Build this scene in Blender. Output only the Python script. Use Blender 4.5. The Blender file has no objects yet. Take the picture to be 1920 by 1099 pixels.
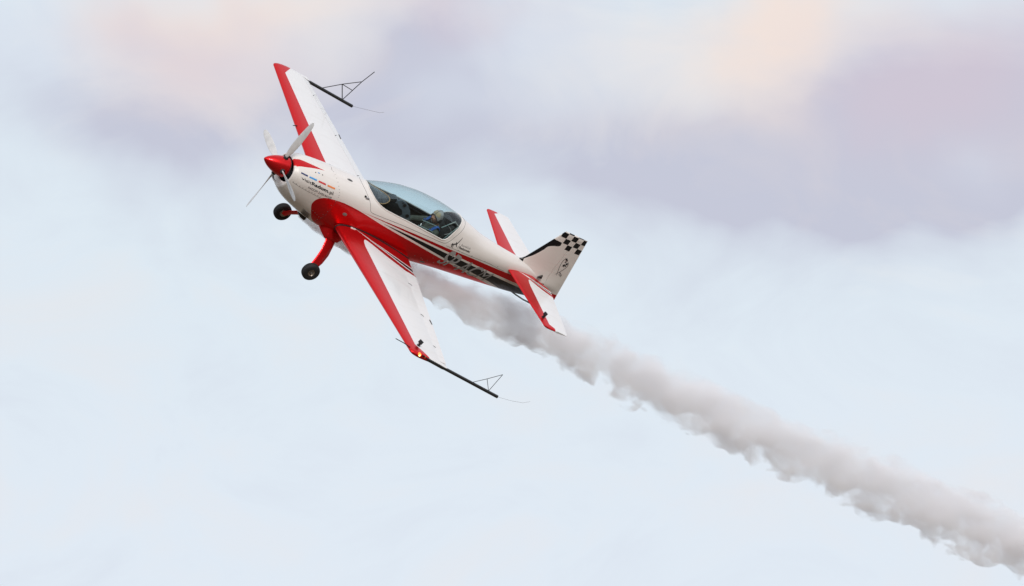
import bpy, bmesh, math, random
import numpy as np
from mathutils import Matrix, Vector, noise as mnoise

scene = bpy.context.scene
COL = scene.collection
R = math.radians

# ------------------------------------------------------------------ camera
CAM_ELEV = 16.0
cam_data = bpy.data.cameras.new('camera')
cam = bpy.data.objects.new('camera', cam_data)
COL.objects.link(cam)
cam.location = (0.0, 0.0, 1.7)
cam.rotation_euler = (R(90 + CAM_ELEV), 0.0, 0.0)
cam_data.sensor_width = 36.0
cam_data.lens = 339.9
cam_data.clip_start = 0.5
cam_data.clip_end = 60000.0
scene.camera = cam

# ------------------------------------------------------------------ colour management, render
vs = scene.view_settings
scene.display_settings.display_device = 'sRGB'
vs.view_transform = 'Standard'
vs.look = 'None'
vs.exposure = 0.0
vs.gamma = 1.0
vs.use_curve_mapping = False
scene.render.engine = 'CYCLES'
cy = scene.cycles
cy.max_bounces = 20
cy.diffuse_bounces = 4
cy.glossy_bounces = 4
cy.transmission_bounces = 8
cy.transparent_max_bounces = 24
cy.volume_bounces = 12
cy.volume_step_rate = 1.0
cy.use_denoising = True

SUN_ELEV, SUN_AZ = 18.0, 163.0     # azimuth clockwise from +Y (the way the camera looks)
SUN_STRENGTH = 1.8

# ------------------------------------------------------------------ node helper
class Val:
    def __init__(s, g, sock): s.g, s.sock = g, sock
    def __add__(s, o): return s.g.m('ADD', s, o)
    def __radd__(s, o): return s.g.m('ADD', o, s)
    def __sub__(s, o): return s.g.m('SUBTRACT', s, o)
    def __rsub__(s, o): return s.g.m('SUBTRACT', o, s)
    def __mul__(s, o): return s.g.m('MULTIPLY', s, o)
    def __rmul__(s, o): return s.g.m('MULTIPLY', o, s)
    def __truediv__(s, o): return s.g.m('DIVIDE', s, o)
    def __lt__(s, o): return s.g.m('LESS_THAN', s, o)
    def __gt__(s, o): return s.g.m('GREATER_THAN', s, o)
    def abs(s): return s.g.m('ABSOLUTE', s)
    def floor(s): return s.g.m('FLOOR', s)
    def mod2(s): return s.g.m('FLOORED_MODULO', s, 2.0)
    def clamp(s):
        n = s.g.nt.nodes.new('ShaderNodeClamp'); s.g.put(n.inputs[0], s); return Val(s.g, n.outputs[0])
    def smooth(s, a, b):
        n = s.g.nt.nodes.new('ShaderNodeMapRange'); n.interpolation_type = 'SMOOTHSTEP'
        s.g.put(n.inputs[0], s); n.inputs[1].default_value = a; n.inputs[2].default_value = b
        return Val(s.g, n.outputs[0])

class Graph:
    def __init__(s, nt): s.nt = nt
    def put(s, inp, v):
        if isinstance(v, Val): s.nt.links.new(v.sock, inp)
        else: inp.default_value = v
    def m(s, op, a, b=None):
        n = s.nt.nodes.new('ShaderNodeMath'); n.operation = op
        s.put(n.inputs[0], a)
        if b is not None: s.put(n.inputs[1], b)
        return Val(s, n.outputs[0])
    def vmath(s, op, a, b):
        n = s.nt.nodes.new('ShaderNodeVectorMath'); n.operation = op
        s.put(n.inputs[0], a); s.put(n.inputs[1], b)
        return Val(s, n.outputs[0])
    def coord(s, which='Object'):
        n = s.nt.nodes.new('ShaderNodeTexCoord'); return Val(s, n.outputs[which])
    def xyz(s, v):
        n = s.nt.nodes.new('ShaderNodeSeparateXYZ'); s.put(n.inputs[0], v)
        return [Val(s, n.outputs[k]) for k in range(3)]
    def combine(s, x, y, z):
        n = s.nt.nodes.new('ShaderNodeCombineXYZ')
        for k, v in enumerate((x, y, z)): s.put(n.inputs[k], v)
        return Val(s, n.outputs[0])
    def noise(s, vec, scale, detail=3, rough=.5, distort=0.0):
        n = s.nt.nodes.new('ShaderNodeTexNoise')
        s.put(n.inputs['Vector'], vec); n.inputs['Scale'].default_value = scale
        n.inputs['Detail'].default_value = detail; n.inputs['Roughness'].default_value = rough
        n.inputs['Distortion'].default_value = distort
        return Val(s, n.outputs[0]), Val(s, n.outputs[1])
    def mix(s, f, a, b):
        n = s.nt.nodes.new('ShaderNodeMix'); n.data_type = 'RGBA'
        s.put(n.inputs[0], f)
        for i, v in ((6, a), (7, b)):
            if isinstance(v, Val): s.nt.links.new(v.sock, n.inputs[i])
            else: n.inputs[i].default_value = (*v[:3], 1)
        return Val(s, n.outputs[2])
    def curve(s, x, pts, x0, x1, y0, y1):
        """y = f(x) through pts, as a float curve"""
        n = s.nt.nodes.new('ShaderNodeFloatCurve')
        c = n.mapping.curves[0]
        xs = np.array([p[0] for p in pts], float); ys = np.array([p[1] for p in pts], float)
        xx = np.unique(np.concatenate([np.linspace(xs[0], xs[-1], 40)]))
        # one smooth pass through the points (cubic with averaged slopes), sampled finely
        sl = np.gradient(ys, xs); i = np.clip(np.searchsorted(xs, xx) - 1, 0, len(xs) - 2); hh = xs[i + 1] - xs[i]; u = (xx - xs[i]) / hh
        yy = ys[i] * (1 + 2 * u) * (1 - u) ** 2 + hh * sl[i] * u * (1 - u) ** 2 + ys[i + 1] * u * u * (3 - 2 * u) + hh * sl[i + 1] * u * u * (u - 1)
        q = [((px - x0) / (x1 - x0), (py - y0) / (y1 - y0)) for px, py in zip(xx, yy)]
        q = [(max(0, min(1, a)), b_) for a, b_ in q]
        if q[0][0] > 1e-6: q = [(0, q[0][1])] + q
        if q[-1][0] < 1 - 1e-6: q = q + [(1, q[-1][1])]
        c.points[0].location = q[0]; c.points[1].location = q[-1]
        for a in q[1:-1]: c.points.new(*a)
        for p in c.points: p.handle_type = 'VECTOR'
        n.mapping.use_clip = False
        n.mapping.update()
        s.put(n.inputs[1], (x - x0) / (x1 - x0))
        return Val(s, n.outputs[0]) * (y1 - y0) + y0

def srgb(r, g, b):
    f = lambda c: c / 12.92 if c <= .04045 else ((c + .055) / 1.055) ** 2.4
    return tuple(f(v / 255) for v in (r, g, b))

# ------------------------------------------------------------------ sky
world = bpy.data.worlds.new('World')
scene.world = world
world.use_nodes = True
nt = world.node_tree
nt.nodes.clear()
g = Graph(nt)
wout = nt.nodes.new('ShaderNodeOutputWorld')
sky = nt.nodes.new('ShaderNodeTexSky')
sky.sky_type = 'NISHITA'
sky.sun_disc = False
sky.sun_elevation = R(SUN_ELEV)
sky.sun_rotation = R(SUN_AZ)
sky.dust_density = 2.0
bg_clear = nt.nodes.new('ShaderNodeBackground')
nt.links.new(sky.outputs[0], bg_clear.inputs[0])
bg_clear.inputs[1].default_value = 0.1
d = g.coord('Generated')
dx, dy, dz = g.xyz(d)
# soft billows of cloud: every shape is bent by noise so that no outline is a plain oval
warp_f, warp_c = g.noise(d, 26, 4, .55)
wx, wy, wz = g.xyz(warp_c)
az = g.m('ARCTAN2', dx, dy) * (180 / math.pi) + (wx - .5) * 2.4
el = g.m('ARCSINE', dz) * (180 / math.pi) + (wy - .5) * 1.5
fine, _ = g.noise(g.vmath('MULTIPLY', d, (1, 1, 1.7)), 42, 6, .58, .6)
broad, _ = g.noise(d, 7, 4, .5, .3)
broad2, _ = g.noise(g.vmath('ADD', d, (3.1, 1.7, 5.3)), 6, 4, .5, .3)
def puff(px, py, rx, ry, amp):
    """a soft bank of cloud round one direction of the sky (degrees)"""
    a0 = math.degrees(math.atan((px - 960) / 18128)) / math.cos(R(CAM_ELEV))
    e0 = CAM_ELEV - math.degrees(math.atan((py - 549.5) / 18128))
    u = (az - a0) / (rx / 316.0 / math.cos(R(CAM_ELEV))); v = (el - e0) / (ry / 316.0)
    return g.m('EXPONENT', (u * u + v * v) * -1.0) * amp
def total(lst):
    t = lst[0]
    for x in lst[1:]: t = t + x
    return t
high = el.smooth(17.7, 19.0)
lav = total([puff(330, 190, 300, 110, .95), puff(160, 230, 140, 70, .3), puff(930, 100, 170, 150, .95), puff(1300, 265, 430, 105, .9),
             puff(1760, 240, 330, 180, 1.1), puff(1850, 340, 240, 95, .3), puff(2180, 220, 380, 170, 1.0), puff(1500, 350, 420, 80, .45), puff(700, 190, 250, 90, .5),
             puff(1250, 360, 300, 45, .4), high * broad.smooth(.42, .62) * .9])
lav = (lav + (fine - .5) * 1.15).clamp()
peach = total([puff(540, 10, 300, 70, .75), puff(300, 60, 160, 90, .35), puff(1420, 50, 170, 150, 1.1), puff(1190, 110, 110, 90, .2),
               puff(1880, 60, 150, 80, .15), puff(1700, 10, 140, 60, .3), puff(600, 130, 230, 60, .3), puff(1100, 230, 300, 60, .1),
               high * broad2.smooth(.5, .66) * .7])
peach = (peach - (fine - .5) * 1.1).clamp()
rose = (total([puff(1900, 100, 330, 160, 1.0), puff(300, 60, 220, 90, .5), puff(960, 20, 160, 70, .7), puff(480, 90, 220, 80, .45), puff(1700, 170, 160, 90, .35), high * broad.smooth(.5, .7) * .3])).clamp()
pale = total([puff(1090, 60, 90, 80, .8), puff(1900, 290, 90, 50, .4), puff(1020, 190, 120, 60, .6), puff(60, 80, 120, 150, .8)]).clamp()
base = g.mix(el.smooth(14.2, 17.0), srgb(227, 236, 246), srgb(224, 235, 244))
c1 = g.mix(lav * .92, base, srgb(197, 199, 216))
c1 = g.mix(peach * .95, c1, srgb(246, 230, 221))
c1 = g.mix(rose * .62, c1, srgb(213, 198, 211))
c1 = g.mix(pale * .6, c1, srgb(221, 229, 241))
bg_cloud = nt.nodes.new('ShaderNodeBackground')
nt.links.new(c1.sock, bg_cloud.inputs[0])
bg_cloud.inputs[1].default_value = 1.0
mixs = nt.nodes.new('ShaderNodeMixShader')
mixs.inputs[0].default_value = 0.97      # a thin even overcast in front of the clear sky
nt.links.new(bg_clear.outputs[0], mixs.inputs[1])
nt.links.new(bg_cloud.outputs[0], mixs.inputs[2])
nt.links.new(mixs.outputs[0], wout.inputs[0])

sun_data = bpy.data.lights.new('sun', 'SUN')
sun_data.energy = SUN_STRENGTH
sun_data.angle = R(12)
sun_data.color = (1.0, .94, .88)
sun = bpy.data.objects.new('sun', sun_data)
COL.objects.link(sun)
sdir = Vector((math.sin(R(SUN_AZ)) * math.cos(R(SUN_ELEV)), math.cos(R(SUN_AZ)) * math.cos(R(SUN_ELEV)), math.sin(R(SUN_ELEV))))
sun.rotation_euler = sdir.to_track_quat('Z', 'Y').to_euler()
sun.location = (0, 0, 200)

# ------------------------------------------------------------------ materials
def mat(name):
    m = bpy.data.materials.new(name); m.use_nodes = True
    n = m.node_tree; b = n.nodes['Principled BSDF']
    return m, Graph(n), b
def plain(name, col, rough=.5, metal=0.0, coat=0.0, spec=.5):
    m, g, b = mat(name)
    # slight unevenness of tone and gloss
    f, _ = g.noise(g.coord(), 9, 4, .6)
    c = g.mix(f.smooth(.25, .75), tuple(v * .88 for v in col), tuple(min(1, v * 1.08) for v in col))
    g.nt.links.new(c.sock, b.inputs['Base Color'])
    g.put(b.inputs['Roughness'], f * .14 + (rough - .07))
    b.inputs['Metallic'].default_value = metal
    b.inputs['Coat Weight'].default_value = coat
    b.inputs['Coat Roughness'].default_value = .04
    b.inputs['Specular IOR Level'].default_value = spec
    return m
WHITE = (.80, .79, .79); BOUNCE_WHITE = (.81, .765, .73); RED = (.74, .014, .018); BLACK = (.005, .0055, .008); GREY = (.42, .42, .43)  # the fuselage and fin white has warm ground bounce mixed into it
def paint(name, fn):
    """glossy aircraft paint; fn(graph, coords) gives the colour of the livery at a point"""
    m, g, b = mat(name)
    col = fn(g)
    f, _ = g.noise(g.coord(), 3.0, 5, .6)
    streak, _ = g.noise(g.vmath('MULTIPLY', g.coord(), (.35, 2.2, 2.2)), 4.0, 4, .6)
    dirt = g.nt.nodes.new('ShaderNodeMix'); dirt.data_type = 'RGBA'; dirt.blend_type = 'MULTIPLY'      # faint oil and dust streaks along the airflow
    g.put(dirt.inputs[0], streak.smooth(.5, .8) * .16); g.nt.links.new(col.sock, dirt.inputs[6]); dirt.inputs[7].default_value = (.62, .55, .47, 1)
    col = Val(g, dirt.outputs[2])
    sep = g.nt.nodes.new('ShaderNodeSeparateColor'); g.nt.links.new(col.sock, sep.inputs[0])
    g.put(b.inputs['Metallic'], ((Val(g, sep.outputs[0]) - Val(g, sep.outputs[1])) * 1.0).clamp())    # the red is a candy paint with metal flake
    g.nt.links.new(col.sock, b.inputs['Base Color'])
    g.put(b.inputs['Roughness'], f * .12 + .26)
    b.inputs['Specular IOR Level'].default_value = .2
    g.put(b.inputs['Coat Weight'], .55 - ((Val(g, sep.outputs[0]) - Val(g, sep.outputs[1])) * .45).clamp())
    b.inputs['Coat Roughness'].default_value = .05
    bump = g.nt.nodes.new('ShaderNodeBump'); bump.inputs['Strength'].default_value = .10; bump.inputs['Distance'].default_value = .01
    wv, _ = g.noise(g.coord(), 2.2, 2, .5)
    g.put(bump.inputs['Height'], wv)
    g.nt.links.new(bump.outputs[0], b.inputs['Coat Normal'])
    return m
def white_only(g): return g.mix(0.0, BOUNCE_WHITE, BOUNCE_WHITE)
def red_only(g): return g.mix(0.0, RED, RED)
S0, S1 = .4, 6.6
def fuselage_livery(g):
    u, v, _ = g.xyz(g.coord('UV'))
    s = u * (S1 - S0) + S0; t = v * 180 - 90
    C = lambda pts: g.curve(s, pts, S0, S1, -100, 100)
    _, yb, z = g.xyz(g.coord())
    Z = lambda pts: g.curve(s, pts, S0, S1, -.8, .4)
    belly_up = Z([(1.0, .036), (1.45, .036), (1.72, .031), (1.97, .011), (2.25, -.026), (2.5, -.060), (2.8, -.092), (3.12, -.124), (3.556, -.174), (4.0, -.233), (4.5, -.302), (5.139, -.402), (5.35, -.45), (5.5, -.55)])
    front = g.curve(z, [(-.70, 1.80), (-.66, 1.66), (-.602, 1.471), (-.52, 1.31), (-.40, 1.182), (-.30, 1.098), (-.235, 1.054), (-.18, 1.043), (-.116, 1.058), (-.047, 1.118), (-.003, 1.215), (.018, 1.32), (.030, 1.44), (.036, 1.6), (.05, 1.9)], -.75, .1, 1.0, 2.0)
    blk_lo = Z([(2.45, -.022), (2.78, -.050), (3.318, -.108), (3.628, -.145), (3.991, -.193), (4.45, -.245), (4.873, -.294), (5.08, -.326), (5.256, -.366), (5.41, -.412), (5.55, -.50)])
    blk_up = Z([(2.45, -.020), (2.8, -.026), (3.262, -.044), (3.568, -.060), (3.907, -.082), (4.585, -.132), (5.057, -.176), (5.555, -.224), (6.2, -.28)])
    rd_lo = Z([(1.95, .021), (2.44, .013), (2.87, .001), (3.15, -.008), (3.536, -.024), (3.881, -.044), (4.534, -.090), (5.027, -.130), (5.503, -.168), (6.2, -.22)])
    rd_up = Z([(1.95, .022), (2.5, .029), (2.9, .032), (3.15, .031), (3.5, .024), (3.94, .014), (4.49, .001), (4.98, -.024), (5.4, -.044), (6.2, -.08)])
    sp_up = C([(.45, 84.5), (.65, 82.5), (.844, 79.6), (1.05, 76.4)])
    sp_lo = C([(.45, 50), (.523, 55), (.65, 61.8), (.797, 68.9), (.93, 73.4), (1.05, 76.5)])
    band = lambda lo, up, v=z: (v > lo) * (v < up)
    col = g.mix(band(sp_lo, sp_up, t) * (yb > 0.0), BOUNCE_WHITE, RED)
    col = g.mix((z < belly_up) * (s > front), col, RED)
    col = g.mix(band(blk_lo, blk_up) * (s > 2.46), col, BLACK)
    col = g.mix(band(rd_lo, rd_up) * (s > 1.96), col, RED)
    return col
def wing_livery(g):
    x, y, z = g.xyz(g.coord()); s = x * -1.0; y = y.abs()
    C = lambda pts: g.curve(s, pts, 1.6, 3.6, 0, 2)
    white_in = C([(2.03, 1.5), (2.06, 1.0), (2.085, .84), (2.12, .735), (2.165, .69), (2.21, .71), (2.477, .883), (2.868, 1.03), (3.15, 1.09), (3.4, 1.12)])
    r2 = C([(2.03, .415), (2.2, .565), (2.309, .645), (2.59, .785), (2.888, .895), (3.171, .945), (3.4, .97)])
    bk_o = C([(2.25, .59), (2.338, .638), (2.615, .755), (2.9, .855), (3.18, .90), (3.4, .92)])
    bk_i = C([(2.25, .59), (2.34, .630), (2.549, .705), (2.939, .778), (3.2, .80), (3.4, .81)])
    w1 = C([(2.03, .41), (2.2, .535), (2.323, .606), (2.57, .675), (2.962, .745), (3.2, .765), (3.4, .77)])
    le = 2.10 - y * .032
    tip = (y - 3.80) * .85 + 1.975
    white = (s > le) * (s > tip) * (y > white_in)
    col = g.mix(white, RED, WHITE)
    col = g.mix((y > w1) * (y < r2) * (s > 2.03), col, WHITE)
    col = g.mix((y > bk_i) * (y < bk_o) * (s > 2.26), col, BLACK)
    return col
def tail_livery(g):
    x, y, z = g.xyz(g.coord()); s = x * -1.0; y = y.abs()
    C = lambda pts: g.curve(s, pts, 5.1, 6.4, 0, 1)
    win = C([(5.59, .9), (5.61, .45), (5.636, .335), (5.66, .30), (5.689, .312), (5.85, .412), (6.08, .49), (6.3, .55)])
    up = C([(5.48, .18), (5.60, .197), (5.73, .23), (5.9, .285), (6.104, .33), (6.3, .36)])
    lo = C([(5.48, .185), (5.60, .225), (5.709, .27), (5.883, .345), (6.113, .42), (6.3, .47)])
    white = (s > (y * .012 + 5.60)) * (y > win) * ((s > ((y - 1.55) * 1.6 + 5.61)) + (s > 5.722)).clamp()
    col = g.mix(white, RED, WHITE)
    col = g.mix((y > up) * (y < lo) * (s > 5.48), col, WHITE)
    col = g.mix((y > (up * .62 + lo * .38)) * (y < (up * .25 + lo * .75)) * (s > 5.7), col, BLACK)
    return col
def fin_livery(g):
    x, y, z = g.xyz(g.coord()); s = x * -1.0
    k = ((s - 5.828) / .1115).floor(); r = ((z - .708) / .0985).floor()
    lean = s - (z - .7) * -.03
    check = ((k + r).mod2() < .5) * (z > .708) * (s > 5.828 - (.0) )
    top3 = (r > -.5)
    # the lowest row of the chequer only shows two dark squares
    low = (z < .806) * ((s < 6.045) + ((s > 6.16) * (s < 6.272))).clamp()
    col = g.mix(check * top3 * (1.0 - low), BOUNCE_WHITE, BLACK)
    edge = g.curve(z, [(.25, 5.51), (.39, 5.622), (.55, 5.712), (.66, 5.775), (.69, 5.83), (.715, 5.90), (.80, 5.928), (.808, 5.93)], .2, 1.1, 5.4, 6.1)
    col = g.mix((s < edge) * (z < .807), col, BLACK)
    col = g.mix(z < -.143, col, RED)
    return col
M = {}
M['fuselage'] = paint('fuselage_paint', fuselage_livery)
M['wing'] = paint('wing_paint', wing_livery)
M['tail'] = paint('tailplane_paint', tail_livery)
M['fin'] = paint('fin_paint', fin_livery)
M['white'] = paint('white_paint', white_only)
M['red'] = paint('red_paint', red_only)
M['rubber'] = plain('tyre_rubber', (.016, .016, .018), .75)
M['black'] = plain('black_plastic', (.012, .012, .014), .45)
M['carbon'] = plain('carbon_tube', (.014, .015, .016), .4, 0, .3)
M['seam'] = plain('panel_gap', (.045, .045, .05), .8)
M['steel'] = plain('brushed_steel', (.42, .42, .43), .35, .9)
M['bronze'] = plain('brake_metal', (.40, .34, .29), .4, .8)
M['letter'] = plain('silver_vinyl', GREY, .4, .1, .3)
M['ink'] = plain('dark_vinyl', (.014, .014, .018), .45)
M['ink_grey'] = plain('grey_vinyl', (.22, .21, .21), .5)
M['bar_navy'] = plain('navy_vinyl', (.012, .030, .14), .4)
M['bar_sky'] = plain('sky_blue_vinyl', (.045, .33, .74), .4)
M['bar_red'] = plain('red_vinyl', (.66, .045, .05), .4)
M['bar_orange'] = plain('orange_vinyl', (.85, .25, .07), .4)
M['blade'] = plain('propeller_paint', (.66, .65, .64), .38, 0, .4)
M['blade_root'] = plain('propeller_root', (.02, .02, .022), .5)
M['tub'] = plain('cockpit_lining', (.030, .031, .034), .7)
M['panel'] = plain('instrument_panel_grey', (.10, .125, .155), .5)
M['panel_dark'] = plain('panel_shroud', (.012, .014, .018), .35)
M['reflection_brow'] = plain('tan_reflection_and_brow', (.38, .22, .10), .55)  # tan for the imitated gold reflection on the cover, and for the eyebrows
M['tube'] = plain('pale_green_tube', (.24, .33, .33), .45)
M['suit'] = plain('olive_flight_suit', (.065, .074, .062), .9)
M['harness'] = plain('blue_harness', (.018, .085, .32), .7)
M['strap'] = plain('grey_webbing', (.06, .06, .065), .85)
M['helmet'] = plain('grey_helmet', (.34, .32, .31), .4)
M['buff'] = plain('buff_fabric', (.42, .34, .22), .8)
M['seat'] = plain('black_seat', (.010, .010, .012), .7)

# cover in front of the cockpit; dark glossy creases imitate reflections on the glass
m, g, b = mat('creased_reflection_cover'); co = g.vmath('MULTIPLY', g.coord(), (9, 2.5, 2))
f, _ = g.noise(co, 1.3, 4, .6, .6)
c = g.mix(f.smooth(.3, .7), (.012, .014, .022), (.05, .05, .06)); g.nt.links.new(c.sock, b.inputs['Base Color'])
b.inputs['Roughness'].default_value = .25
bump = g.nt.nodes.new('ShaderNodeBump'); bump.inputs['Strength'].default_value = .9; bump.inputs['Distance'].default_value = .05
g.put(bump.inputs['Height'], f); g.nt.links.new(bump.outputs[0], b.inputs['Normal'])
M['cover'] = m
# skin
m, g, b = mat('skin')
f, _ = g.noise(g.coord(), 30, 4, .6)
c = g.mix(f.smooth(.3, .7), (.52, .27, .19), (.60, .33, .24))
g.nt.links.new(c.sock, b.inputs['Base Color']); b.inputs['Roughness'].default_value = .5
b.inputs['Subsurface Weight'].default_value = .1; b.inputs['Subsurface Radius'].default_value = (.01, .004, .002)
M['skin'] = m
# glass: clear tinted acrylic
m = bpy.data.materials.new('tinted_acrylic'); m.use_nodes = True
n = m.node_tree; n.nodes.clear(); g = Graph(n)
o = n.nodes.new('ShaderNodeOutputMaterial'); tr = n.nodes.new('ShaderNodeBsdfTransparent'); gl = n.nodes.new('ShaderNodeBsdfGlossy')
tr.inputs[0].default_value = (.915, .972, .978, 1); gl.inputs['Roughness'].default_value = .02
lw = n.nodes.new('ShaderNodeLayerWeight'); lw.inputs[0].default_value = .5
fr = g.m('POWER', Val(g, lw.outputs['Facing']), 4.0) * .75 + .035
mx = n.nodes.new('ShaderNodeMixShader'); n.links.new(fr.sock, mx.inputs[0]); n.links.new(tr.outputs[0], mx.inputs[1]); n.links.new(gl.outputs[0], mx.inputs[2])
n.links.new(mx.outputs[0], o.inputs[0])
M['glass'] = m
def lamp_mat(name, col, strength):
    m, g, b = mat(name)
    b.inputs['Base Color'].default_value = (*col, 1)
    f, _ = g.noise(g.coord(), 60, 2, .5)
    b.inputs['Emission Color'].default_value = (*col, 1)
    g.put(b.inputs['Emission Strength'], f * .3 * strength + strength * .85)
    return m
M['lamp_orange'] = lamp_mat('lit_orange_lamp', (1.0, .16, .02), 2.6)
M['lamp_hot'] = lamp_mat('lit_lamp_core', (1.0, .66, .22), 5)
M['lamp_warm'] = lamp_mat('lit_warm_lamp', (1.0, .42, .10), 1.5)
# smoke
m = bpy.data.materials.new('oil_smoke'); m.use_nodes = True
n = m.node_tree; n.nodes.clear(); g = Graph(n)
o = n.nodes.new('ShaderNodeOutputMaterial'); pv = n.nodes.new('ShaderNodeVolumePrincipled')
SX = [1.30, 2.0, 3.0, 4.2, 5.3, 7.0, 10.0, 13.0, 18.0, 26.0]
SR = [.075, .155, .23, .30, .35, .41, .48, .52, .55, .64]
SZ = [-.67, -.75, -.79, -.83, -.88, -.84, -.92, -.95, -.89, -.86]
co = g.coord(); x, y, z = g.xyz(co); s = x * -1.0
rad = g.curve(s, list(zip(SX, SR)), 1.0, 27.0, 0, 1); zc = g.curve(s, list(zip(SX, SZ)), 1.0, 27.0, -2, 0)
n1, nc = g.noise(g.vmath('MULTIPLY', co, (.8, 1, 1)), 1.5, 2, .5)
nx, ny, nz = g.xyz(nc)
bent = g.vmath('ADD', g.vmath('MULTIPLY', co, (.42, 1, 1)), g.vmath('MULTIPLY', nc, (.55, .55, .55)))
n2, _ = g.noise(bent, 3.0, 4, .58)
n3, _ = g.noise(g.vmath('ADD', g.vmath('MULTIPLY', co, (.8, 1, 1)), g.vmath('MULTIPLY', nc, (.3, .3, .3))), 2.8, 2, .5)
yy = y - .05; zz = z - zc
r = g.m('SQRT', yy * yy + zz * zz) / rad
low = (zz / rad * -1.0).smooth(-.2, .8)            # the lower edge is the more ragged one
loose = s.smooth(1.0, 4.5) * .85 + .15            # close to the exhaust the stream still holds together
core = 1.02 - r + low * .05 + ((n3 - .5) * (low * 3.4 + 1.1) + (n2 - .5) * (1.8 - low * .5)) * loose
dens = (core / (.72 - low * .22)).smooth(.0, 1.0) * (n2.smooth(.25, .62) * .7 + .3)
g.put(pv.inputs['Density'], dens * (6.3 + (1.0 - loose) * 8.0))
pv.inputs['Color'].default_value = (.996, .989, .9985, 1)
pv.inputs['Anisotropy'].default_value = 0.0
n.links.new(pv.outputs[0], o.inputs['Volume'])
M['smoke'] = m
# ground
m, g, b = mat('airfield_grass')
co = g.coord()
n1, _ = g.noise(co, .004, 5, .6); n2, _ = g.noise(co, .9, 4, .6); n3, _ = g.noise(co, .03, 4, .6)
c = g.mix(n1.smooth(.4, .6), (.10, .073, .04), (.175, .125, .083))
c = g.mix(n3.smooth(.5, .7) * .5, c, (.20, .165, .125))
c = g.mix(n2.smooth(.3, .7) * .4, c, (.11, .10, .06))
g.nt.links.new(c.sock, b.inputs['Base Color']); b.inputs['Roughness'].default_value = .95
M['ground'] = m

# ------------------------------------------------------------------ mesh helpers
class MB:
    """collects vertices and faces, then becomes one mesh object"""
    def __init__(s): s.v = []; s.f = []; s.uv = None
    def add(s, verts, faces):
        k = len(s.v); s.v += [tuple(float(c) for c in p) for p in verts]; s.f += [tuple(i + k for i in f) for f in faces]
    def grid(s, rows, close_u=False, close_v=False, caps=False):
        nr, nc = len(rows), len(rows[0]); k = len(s.v)
        assert all(len(r) == nc for r in rows)
        for r in rows: s.v += [tuple(float(c) for c in p) for p in r]
        for i in range(nr - 1 + (1 if close_u else 0)):
            for j in range(nc - 1 + (1 if close_v else 0)):
                a, b2 = i, (i + 1) % nr; c, d2 = j, (j + 1) % nc
                s.f.append((k + a * nc + c, k + a * nc + d2, k + b2 * nc + d2, k + b2 * nc + c))
        if caps:
            s.f.append(tuple(k + j for j in range(nc))[::-1]); s.f.append(tuple(k + (nr - 1) * nc + j for j in range(nc)))
    def tube(s, pts, rad, n=10, caps=True, flat=None):
        """round bar along pts; rad is a number or one per point; flat=(axis, ratio) squashes it across an axis"""
        pts = [Vector(p) for p in pts]
        if not hasattr(rad, '__len__'): rad = [rad] * len(pts)
        rows = []; prev = None
        for i, p in enumerate(pts):
            t = (pts[min(i + 1, len(pts) - 1)] - pts[max(i - 1, 0)]).normalized()
            if prev is None:
                h = Vector((0, 0, 1)) if abs(t.z) < .9 else Vector((0, 1, 0)); u = t.cross(h).normalized()
            else: u = (prev - t * prev.dot(t)).normalized()
            prev = u; w = t.cross(u)
            rows.append([p + (u * math.cos(2 * math.pi * j / n) + w * math.sin(2 * math.pi * j / n)) * rad[i] for j in range(n)])
        s.grid(rows, close_v=True, caps=caps)
    def blade(s, secs, n=16):
        """loft of ellipses: each section is centre, half-axis A, half-axis B (vectors)"""
        rows = [[Vector(c) + Vector(a) * math.cos(2 * math.pi * j / n) + Vector(b2) * math.sin(2 * math.pi * j / n) for j in range(n)] for c, a, b2 in secs]
        s.grid(rows, close_v=True, caps=True)
    def lathe(s, origin, axis, prof, n=32, close=False):
        """prof: list of (distance along axis, radius)"""
        o = Vector(origin); ax = Vector(axis).normalized(); h = Vector((0, 0, 1)) if abs(ax.z) < .9 else Vector((1, 0, 0))
        u = ax.cross(h).normalized(); w = ax.cross(u)
        rows = [[o + ax * a + (u * math.cos(2 * math.pi * j / n) + w * math.sin(2 * math.pi * j / n)) * r for j in range(n)] for a, r in prof]
        s.grid(rows, close_u=close, close_v=True)
    def box(s, c, h, axes=None):
        c = Vector(c); ax = axes or (Vector((1, 0, 0)), Vector((0, 1, 0)), Vector((0, 0, 1)))
        vs_ = [c + Vector(ax[0]) * h[0] * i + Vector(ax[1]) * h[1] * j + Vector(ax[2]) * h[2] * k for i in (-1, 1) for j in (-1, 1) for k in (-1, 1)]
        s.add(vs_, [(0, 1, 3, 2), (4, 6, 7, 5), (0, 4, 5, 1), (2, 3, 7, 6), (0, 2, 6, 4), (1, 5, 7, 3)])
    def build(s, name, material, parent=None, smooth=True, bevel=0.0, angle=35, matrix=None):
        me = bpy.data.meshes.new(name)
        me.from_pydata(s.v, [], s.f); me.update()
        bm = bmesh.new(); bm.from_mesh(me)
        bmesh.ops.remove_doubles(bm, verts=bm.verts, dist=1e-6)
        bmesh.ops.recalc_face_normals(bm, faces=bm.faces)
        if bevel: bmesh.ops.bevel(bm, geom=[e for e in bm.edges if len(e.link_faces) == 2 and e.calc_face_angle(0) > R(30)], offset=bevel, segments=2, affect='EDGES', profile=.6)
        if smooth:
            for f in bm.faces: f.smooth = True
            for e in bm.edges:
                if len(e.link_faces) == 2 and e.calc_face_angle(0) > R(angle): e.smooth = False
        bm.to_mesh(me); bm.free()
        return link(name, me, material, parent, matrix)

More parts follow.
